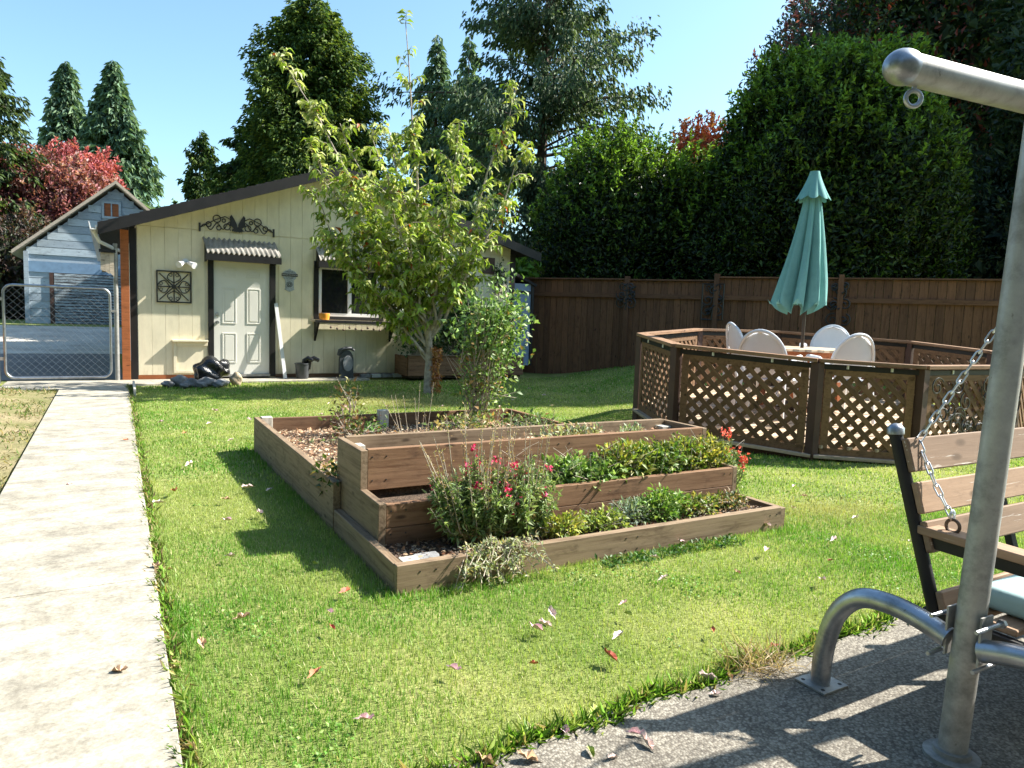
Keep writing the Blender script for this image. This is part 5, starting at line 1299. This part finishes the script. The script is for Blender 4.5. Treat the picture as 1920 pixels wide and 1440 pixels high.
PK = [(.66, .04, .14), (.8, .13, .28), (.5, .02, .06)]
sg = [(.13, .21, .06), (.21, .30, .10), (.33, .40, .19)]
snapdragon((1.66, 3.20, .10), (.30, .18, 0), 130, (.26, .52), sg, PK, 'bushy clump of pink snapdragons spilling over the front of the planter', 31, dry=26, nleaf=85, nfl=15, leafL=.052)
snapdragon((1.95, 3.16, .10), (.20, .14, 0), 70, (.26, .48), sg, PK, 'right part of the pink snapdragon clump with crimson flower heads', 33, dry=8, nleaf=80, nfl=12, leafL=.05)
snapdragon((3.72, 3.42, .10), (.13, .12, 0), 24, (.30, .50), sg, [(.85, .16, .10), (.9, .25, .18), (.75, .1, .06)], 'orange red snapdragon at the right end of the planter', 35, nleaf=40, nfl=11)
snapdragon((2.15, 5.2, .17), (.30, .24, 0), 9, (.22, .45), [(.3, .26, .1), (.4, .3, .14)], PK, 'dry brown seed stalks behind the planter', 37, dry=9, nleaf=36, nfl=0)
# trailing silver plant over the front plank
def trailing():
    rng = np.random.default_rng(5); root = plant('trailing_plant', (1.62, 2.98, .14), 'pale silver green trailing plant hanging over the front plank', 'plant'); m = MB(); P, A = [], []
    for i in range(40):
        x0_ = rng.normal(1.66, .09); L = rng.uniform(.03, .27) * (1.2 if x0_ < 1.62 else .75); d = rng.uniform(-.24, .14)
        pts = [(x0_, 3.0, .14), (x0_ + d * .4, 2.92 + rng.uniform(-.03, .03), .165 + rng.uniform(-.01, .04)), (x0_ + d * .8, 2.87 + rng.uniform(-.03, .03), .13 - L * .2), (x0_ + d * 1.1, 2.85 - rng.uniform(0, .08), .15 - L * .65)]
        m.tube(pts, .0025, 4, False); q = np.array(pts)
        for k in range(34):
            t = rng.uniform(0, 2.99); j = int(t); P.append(q[j] + (q[j + 1] - q[j]) * (t - j)); A.append(rng.normal(size=3))
    m.build('stem', MT['bark'], root); P = np.array(P); P[:, 2] = np.maximum(P[:, 2], .012); n = len(P)
    l = rng.uniform(.018, .038, n); leaves('foliage', MT['leaf'], P, unit(np.array(A)), rdir(n, .6, rng), l, l * .3, cvar(n, [(.32, .36, .22), (.42, .45, .3), (.25, .3, .14), (.45, .36, .2)], None, .15, rng), root)
trailing()
# mounds of low plants
md_ = [((2.42, 3.46, .32), (.20, .11, .11), 620, .04, .55, [(.10, .2, .04), (.17, .29, .07), (.28, .37, .15)], 'light green rosette plants at the left of the middle step'),
       ((2.62, 3.42, .30), (.16, .10, .09), 520, .036, .6, [(.12, .22, .05), (.2, .32, .08), (.3, .4, .16)], 'pale green creeping plant spilling over the middle step'),
       ((2.86, 3.46, .36), (.20, .12, .13), 700, .042, .4, [(.10, .18, .03), (.2, .27, .04), (.36, .34, .08)], 'yellow green leafy mound in the middle of the planter step'),
       ((3.12, 3.46, .36), (.17, .12, .12), 560, .042, .4, [(.07, .15, .025), (.13, .22, .04), (.24, .28, .07)], 'darker green mound right of the yellow green one'),
       ((3.36, 3.48, .37), (.16, .11, .12), 560, .04, .4, [(.10, .19, .03), (.2, .28, .05), (.35, .34, .08)], 'dark green and gold mound near the right end of the planter step'),
       ((3.54, 3.46, .38), (.13, .10, .11), 420, .036, .4, [(.14, .2, .03), (.3, .31, .05), (.42, .36, .08)], 'golden tipped mound at the right end of the planter step'),
       ((2.12, 3.07, .15), (.12, .07, .06), 320, .03, .5, [(.3, .33, .06), (.42, .38, .1), (.2, .28, .05)], 'yellow lime creeping plant on the front strip'),
       ((2.38, 3.08, .15), (.16, .08, .055), 420, .026, .55, [(.22, .28, .05), (.32, .36, .09), (.16, .24, .05)], 'lime green sedum patch on the front strip'),
       ((2.62, 3.12, .16), (.11, .08, .07), 320, .035, .25, [(.22, .3, .22), (.3, .36, .27), (.14, .2, .12)], 'grey blue spiky plant on the front strip'),
       ((2.86, 3.12, .17), (.19, .09, .09), 620, .032, .5, [(.09, .19, .03), (.15, .27, .05), (.24, .33, .09)], 'bright green strawberry like mound on the front strip'),
       ((3.14, 3.12, .15), (.15, .08, .06), 380, .03, .5, [(.12, .2, .04), (.2, .26, .06), (.35, .3, .1)], 'low green patch with yellow tips on the front strip'),
       ((3.42, 3.14, .14), (.14, .08, .05), 260, .032, .45, [(.08, .13, .03), (.14, .18, .05), (.3, .2, .1)], 'sparse dark groundcover near the right end of the strip'),
       ((2.65, 3.8, .50), (.22, .08, .06), 260, .04, .5, [(.3, .36, .2), (.4, .42, .28), (.42, .3, .16)], 'pale grey green leafy plants in the upper box'),
       ((3.2, 3.84, .49), (.10, .06, .05), 90, .035, .4, [(.25, .34, .16), (.4, .44, .3)], 'tiny sprout near the right end of the upper box')]
for i, (c, r_, n, L, wr, cols, lab) in enumerate(md_):
    bush('low_plant', c, tuple(q * 1.15 for q in r_), int(n * 1.6), L * 1.08, wr, cols, None, lab, 'plant', seed=100 + i, base=(c[0], c[1], c[2] - r_[2] * .7), stems=6, up=.8, ragged=.2, group='low plants in the tiered planter')
# creeping weeds along the front plank foot
scatter('edge_weeds', 900, (2.2, 3.2, 2.78, 2.9, .01), [(.04, .11, .02), (.07, .16, .03)], .028, 'dark green clover growing at the foot of the front plank', 'weeds', .8, 'leaf')
# dry grass stalks through the planter
m = MB(); rr = random.Random(9)
for i in range(26):
    x_ = rr.uniform(1.9, 3.7); y_ = rr.uniform(3.3, 3.55); h = rr.uniform(.12, .26); m.tube([(x_, y_, .28), (x_ + rr.uniform(-.05, .05), y_ - .02, .28 + h), (x_ + rr.uniform(-.13, .1), y_ - .06, .26 + h * .95)], .0014, 3, False)
tag(m.build('dry_stalks', MT['greywood']), 'thin dry grass stalks rising through the planter plants', 'weeds', kind='stuff')
# dead grass tuft at patio edge by the plate
def tuft():
    rng = np.random.default_rng(8); n = 420; P = np.stack([rng.normal(2.06, .06, n), rng.normal(1.68, .045, n), np.full(n, .03)], 1); A = rdir(n, .5, rng)
    l = rng.uniform(.06, .16, n); o = leaves('dead_grass_tuft', MT['leaf'], P, A, rdir(n, .5, rng), l, np.full(n, .003), cvar(n, [(.42, .3, .17), (.3, .2, .12), (.5, .4, .25)], None, .2, rng), bend=.3)
    tag(o, 'tangle of dead brown grass beside the swing foot on the patio edge', 'grass', kind='stuff')
tuft()

# ------------------------------------------------------------------ fallen leaves
def leaf_mesh(seed, col, kind):
    rn = random.Random(seed); n = 8; vs = [(0, 0, .012)]; L, Wd = .045, .026
    ring_ = []
    for i in range(n * 2):
        a = 2 * PI * i / (n * 2); rad = 1 - .12 * (i % 2)
        x_, y_ = L * math.cos(a) * rad, Wd * math.sin(a) * rad * (1 - .35 * math.cos(a))
        ring_.append((x_, y_, .012 + .75 * abs(y_) * rn.uniform(.5, 1.7) + .5 * max(0, x_) * rn.uniform(.2, 1.4)))
    vs += ring_; vs.append((-L - .025, .004, .012)); fs = [(0, i, i % (2 * n) + 1) for i in range(1, 2 * n + 1)]; fs = [(0, i, (i % (2 * n)) + 1) for i in range(1, 2 * n + 1)]; fs.append((n, n + 1, 2 * n + 1)); fs.append((n, 2 * n + 1, n + 2 if n + 2 <= 2 * n else 1))
    me = bpy.data.meshes.new('fallen_leaf'); me.from_pydata(vs, [], fs[:-1]); me.materials.append(col); return me
lc = [simple('leaf_pale', (.66, .52, .46), .55, .15, 30), simple('leaf_tan', (.5, .33, .2), .6, .2, 30), simple('leaf_red', (.36, .09, .05), .55, .2, 30), simple('leaf_rust', (.48, .17, .08), .6, .2, 30), simple('leaf_green', (.25, .3, .06), .5, .2, 30), simple('leaf_pinkish', (.72, .5, .5), .55, .15, 30)]
lname = ['pale', 'tan', 'dark red', 'rusty orange', 'yellow green', 'pinkish']
lms = [leaf_mesh(i, c, 0) for i, c in enumerate(lc)]
from mathutils import Euler
spots = [(.62, 2.35, 3), (.72, 2.62, 2), (.80, 2.75, 5), (.88, 2.95, 2), (.45, 2.9, 1), (1.05, 2.1, 5), (1.3, 2.05, 3), (1.45, 2.3, 5), (1.52, 2.32, 0), (1.6, 2.35, 0), (1.75, 2.1, 0), (1.55, 1.95, 2), (1.9, 2.2, 4), (1.98, 2.35, 5), (2.3, 2.5, 0), (2.15, 2.0, 3), (2.5, 2.7, 0), (2.8, 2.9, 5), (2.7, 2.4, 1), (3.1, 2.6, 0), (3.3, 2.3, 2), (3.0, 2.1, 0), (3.5, 2.9, 0), (3.7, 2.5, 5), (4.0, 3.1, 0), (4.2, 2.8, 0), (4.4, 3.3, 1), (4.1, 2.3, 0), (3.9, 3.6, 5), (4.6, 3.6, 0), (4.9, 3.9, 4), (.5, 3.6, 0), (.55, 4.3, 5), (.75, 4.4, 0), (.62, 4.8, 1), (.4, 5.1, 3), (.8, 5.0, 0), (.5, 5.9, 5), (.85, 3.4, 4), (.95, 4.9, 0), (1.0, 6.9, 5), (.6, 7.4, 3), (.9, 7.9, 0), (.45, 8.2, 5), (1.3, 8.1, 0), (1.7, 7.7, 3), (1.1, 8.9, 5), (2.2, 8.3, 0), (2.9, 8.0, 5), (3.2, 8.8, 1), (2.5, 9.3, 0), (3.9, 8.6, 0), (4.6, 8.3, 5), (5.2, 9.0, 0), (5.4, 8.3, 0), (4.9, 7.6, 3), (5.6, 10.1, 0), (6.0, 9.4, 5), (6.3, 10.4, 0), (.25, 2.7, 1), (.2, 3.6, 1), (.22, 4.8, 0), (.15, 7.2, 3), (-.2, 1.9, 0), (-.25, 5.6, 5), (.05, 2.62, 1), (1.02, 1.60, 1), (1.16, 1.55, 4), (1.22, 1.62, 5), (1.2, 1.5, 0), (1.34, 1.66, 4), (1.4, 1.57, 5), (1.37, 1.5, 0), (1.72, 1.62, 0), (1.92, 1.65, 1), (1.82, 1.7, 0), (2.25, 1.72, 3), (2.5, 1.70, 4), (2.42, 1.66, 4), (.82, 1.56, 0), (.90, 1.62, 1), (.7, 2.0, 5)]
wh = lambda x_, y_: 'on the concrete path' if x_ < .18 else ('on the patio edge' if y_ < 1.72 else ('along the path edge' if x_ < .3 else ('on the near lawn' if y_ < 3 else ('left of the raised bed' if x_ < 1.1 and y_ < 6.6 else ('beyond the raised bed' if y_ > 6.6 else 'right of the raised bed')))))
rl_ = random.Random(4); _leaf = {}
ORD = 'leftmost second third fourth fifth sixth seventh eighth ninth tenth eleventh twelfth'.split()
for (x_, y_, k) in spots:
    o = bpy.data.objects.new('fallen_leaf', lms[k]); COL.objects.link(o)
    zz = G(x_, y_) + (.028 if (x_ < .18 or y_ < 1.72) else .032)
    o.location = (x_ + rl_.uniform(-.04, .04), y_ + rl_.uniform(-.04, .04), zz); o.rotation_euler = (rl_.uniform(-.25, .25), rl_.uniform(-.2, .2), rl_.uniform(0, 6.28))
    s_ = rl_.uniform(.42, .75) * (1 if y_ < 5 else 1.2); o.scale = (s_, s_ * rl_.uniform(.6, 1), s_)
    _leaf.setdefault('%s fallen leaves %s' % (lname[k], wh(x_, y_)), []).append((((x_ * .8669 - y_ * .4985) / (x_ * .4985 + y_ * .8669)), o))
    tag(o, 'curled %s fallen leaf lying %s' % (lname[k], wh(x_, y_)), 'leaf', '%s fallen leaves %s' % (lname[k], wh(x_, y_)))

for gname, lst in _leaf.items():
    if len(lst) > 1:
        lst.sort(key=lambda q: q[0])
        for i, (_, o) in enumerate(lst):
            o['label'] = ('%s of the %s' if i == 0 else ('rightmost of the %s' % gname if i == len(lst) - 1 else '%s from the left of the %s')) % ((ORD[i], gname) if i < len(lst) - 1 else ()) if True else ''
# ------------------------------------------------------------------ swing frame and bench
def smooth_pts(p, k=5):
    out = []
    for i in range(len(p) - 1):
        p0, p1, p2, p3 = p[max(0, i - 1)], p[i], p[i + 1], p[min(len(p) - 1, i + 2)]
        for j in range(k):
            t = j / k
            out.append(tuple(.5 * (2 * b + (c - a) * t + (2 * a - 5 * b + 4 * c - d) * t * t + (3 * b - a - 3 * c + d) * t ** 3) for a, b, c, d in zip(p0, p1, p2, p3)))
    return out + [p[-1]]
sf = thing('garden_swing_stand', (2.16, 1.04, .03), 'galvanised steel pipe swing frame with ball ended top beam, cut by the right edge', 'swing frame')
PX, PY = 2.16, 1.04
dz_ = math.radians(-6)
bd = Vector((math.cos(dz_), math.sin(dz_), .0))
bs = Vector((1.715, 1.10, 1.925))
def bmp_(t): return bs + bd * t
bo = MB().tube([bmp_(.0), bmp_(.02), bmp_(2.9)], [.037, .0385, .0385], 32).build('top_beam', MT['galv'], sf, smooth=True)
bc_ = MB(); pts = [bmp_(.012 - .056 * math.sin(q)) for q in np.linspace(PI / 2 * .97, 0, 9)]
bc_.tube([bmp_(-.052 * math.sin(q)) for q in np.linspace(PI / 2 * .98, 0, 12)] + [bmp_(.012)], [.0435 * math.cos(q) for q in np.linspace(PI / 2 * .98, 0, 12)] + [.0425], 32).build('ball_cap', MT['galvsh'], sf, smooth=True)
def eyebolt(c, r_=.019, th=.0062, parent=sf, mat='galvsh', ax=None):
    ax = ax or Vector((bd.x, bd.y, 0)); m = MB()
    m.tube([c + Vector((0, 0, r_ + .03)), c + Vector((0, 0, r_))], .006, 10)
    m.tube([c + ax * (r_ * math.cos(q)) + Vector((0, 0, r_ * math.sin(q))) for q in np.linspace(0, 2 * PI, 25)], th, 10, False)
    return m.build('eye_bolt', MT[mat], parent, smooth=True)
eyebolt(bmp_(.045) + Vector((0, 0, -.068)), ax=LAT.normalized())
eyebolt(bmp_(.95) + Vector((0, 0, -.068))); eyebolt(bmp_(2.1) + Vector((0, 0, -.068)))
for k, X_ in enumerate((PX, 4.25)):
    tx = .0
    MB().tube([(X_ - .024, PY, .03), (X_ + .05, PY, 1.0), (X_ + .115, PY, 1.90)], .0385, 32).build('post', MT['galv'], sf, smooth=True)
    MB().lathe([(.075, 0), (.075, .012), (.05, .014), (.05, .03)], (X_ - .024, PY, .03), 24).build('post_flange', MT['galv'], sf, smooth=True)
    for s in (1, -1):
        pts = []
        prf = [(0.045, .375), (.13, .398), (.22, .408), (.31, .398), (.37, .36), (.415, .295), (.44, .21), (.452, .12), (.453, .035)]
        MB().tube([(X_ - .01, PY + s * a, b) for a, b in smooth_pts(prf)], .0325, 24).build('base_arch', MT['galvsh'], sf, smooth=True)
        MB().prism([(X_ - .07, PY + s * .453 - .06), (X_ + .06, PY + s * .453 - .06), (X_ + .06, PY + s * .453 + .06), (X_ - .07, PY + s * .453 + .06)], .031, .039, 'Z').build('foot_plate', MT['galv'], sf, bevel=.001)
        for (u_, v_) in ((-.05, .04), (.04, .04), (-.05, -.04), (.04, -.04)):
            MB().tube([(X_ + u_, PY + s * .453 + v_, .039), (X_ + u_, PY + s * .453 + v_, .0395)], .007, 10).build('bolt_hole', MT['black'], sf)
        MB().box(X_ - .03, X_ + .03, PY + s * .046 - .003, PY + s * .046 + .003, .33, .475).build('clamp_plate', MT['galv'], sf)
        MB().tube([(X_ - .085, PY + s * .062, .45), (X_ + .06, PY + s * .062, .45)], .006, 8).build('clamp_bolt', MT['galvsh'], sf, smooth=True)
        MB().tube([(X_ - .085, PY + s * .062, .335), (X_ + .06, PY + s * .062, .335)], .006, 8).build('clamp_bolt', MT['galvsh'], sf, smooth=True)
        MB().tube([(X_ + .045, PY + s * .062, .45), (X_ + .058, PY + s * .062, .45)], .013, 6).build('nut', MT['galvsh'], sf)

sb = thing('swing_bench', (3.0, 1.1, .35), 'hanging bench swing with tan painted slats, black frame and teal cushion', 'bench swing')
BX0, BX1 = 2.33, 3.95
def bkp(t, y_off=0): # along the back post: t=0 bottom, 1 top
    return (1.22 + .19 * t + y_off, .34 + .585 * t)
for X_ in (BX0, BX1):
    a_, b_ = bkp(0), bkp(1)
    MB().tube([(X_, a_[0], a_[1]), (X_, b_[0], b_[1])], .0215, 16).build('back_post', MT['black'], sb, smooth=True)
    MB().tube([(X_, b_[0], b_[1]), (X_, b_[0] + .002, b_[1] + .02), (X_, b_[0] + .004, b_[1] + .032), (X_, b_[0] + .005, b_[1] + .037)], [.0275, .0275, .018, .003], 16).build('post_cap', MT['galvsh'], sb, smooth=True)
    s = 1 if X_ == BX0 else -1
    board('armrest', MT['slat'], sb, (X_ + .02 * s, 1.30, .625), (X_ + .02 * s, .66, .615), .075, .028, (1, 0, 0))
    board('arm_bar', MT['black'], sb, (X_ + .02 * s, 1.30, .59), (X_ + .02 * s, .68, .58), .04, .04, (1, 0, 0))
    board('front_leg', MT['black'], sb, (X_ + .02 * s, .70, .32), (X_ + .02 * s, .70, .575), .035, .035, (1, 0, 0))
    board('seat_bar', MT['black'], sb, (X_ + .0, 1.26, .355), (X_ + .0, .66, .345), .04, .03, (0, 0, 1))
for (t0, t1) in ((.80, .985), (.575, .745), (.37, .535), (.04, .17)):
    y0_, z0_ = bkp(t0, -.035); y1_, z1_ = bkp(t1, -.035)
    cy, cz = (y0_ + y1_) / 2, (z0_ + z1_) / 2; up_ = Vector((0, y1_ - y0_, z1_ - z0_))
    board('back_slat', MT['slat'], sb, (BX0 - .012, cy, cz), (BX1 + .05, cy, cz), up_.length, .024, up_, .004)
for i in range(5):
    yy_ = 1.15 - i * .115; board('seat_slat', MT['slat'], sb, (BX0 + .01, yy_, .385), (BX1 + .0, yy_, .385), .085, .022, (0, 1, 0), .004)
for X_ in (2.9, 3.5): board('back_brace', MT['black'], sb, (X_, *bkp(0, .005)), (X_, *bkp(.97, .005)), .035, .025, (1, 0, 0))
cu = MB().box(2.42, 3.8, .66, 1.16, .40, .475).build('cushion', MT['cushion'], sb, bevel=.028); 
for md in cu.modifiers: md.segments = 5
for p_ in cu.data.polygons: p_.use_smooth = True
# chain
lk = MB(); lpts = []
for q in range(20):
    a = 2 * PI * q / 20; lpts.append((.0135 * math.cos(a) * 1.0 + (.0105 if math.cos(a) > 0 else -.0105), 0, .0085 * math.sin(a)))
lpts.append(lpts[0]); lk.tube(lpts, .0028, 6, False)
def chain(path, nm='chain'):
    pts = [Vector(p) for p in path]; root = None; n = 0; pitch = .0385
    # walk along the path
    seg_i = 0; pos = pts[0].copy(); ends = []
    total = sum((pts[i + 1] - pts[i]).length for i in range(len(pts) - 1)); cnt = int(total / pitch)
    def at(s):
        for i in range(len(pts) - 1):
            L = (pts[i + 1] - pts[i]).length
            if s <= L or i == len(pts) - 2: return pts[i] + (pts[i + 1] - pts[i]) * (s / L), (pts[i + 1] - pts[i]).normalized()
            s -= L
    objs = []
    for k in range(cnt):
        p, d = at((k + .5) * pitch); u = Vector((0, 0, 1)) if abs(d.z) < .95 else Vector((1, 0, 0)); a = d.cross(u).normalized(); b = a.cross(d)
        Mw = Matrix((d, a, b)).transposed().to_4x4() @ Matrix.Rotation(PI / 2 * (k % 2) + .3, 4, 'X'); Mw.translation = p
        objs.append(Mw)
    return objs
hook = MB().tube([(BX0 + .02, 1.375, .905), (BX0 + .055, 1.36, .90)], .008, 8)
cpiv = hook.build('chain', MT['chain'], sb, smooth=True)
lkme = None
eye = bmp_(.95) + Vector((0, 0, -.088)); hookp = Vector((BX0 + .05, 1.36, .905)); armp = Vector((BX0 + .025, 1.21, .675))
for Mw in chain([hookp, eye]) + chain([hookp, Vector((BX0 + .035, 1.28, .77)), armp]):
    if lkme is None:
        o = lk.build('link', MT['chain'], None, smooth=True, centre=False); lkme = o.data; bpy.data.objects.remove(o)
    link('link', lkme, cpiv, Mw)
m = MB(); m.tube([Vector((BX0 + .025, 1.21, .655)) + Vector((.0, .021 * math.cos(q), .021 * math.sin(q))) for q in np.linspace(0, 2 * PI, 22)], .0055, 8, False); m.build('arm_eye', MT['rust'], sb, smooth=True)
m = MB(); m.tube([Vector((BX0 + .025, 1.215, .69)) + Vector((.012 * math.cos(q), .0, .014 * math.sin(q))) for q in np.linspace(0, 2 * PI, 16)], .0045, 8, False); m.build('shackle', MT['chain'], sb, smooth=True)
print('objects', len(bpy.data.objects))
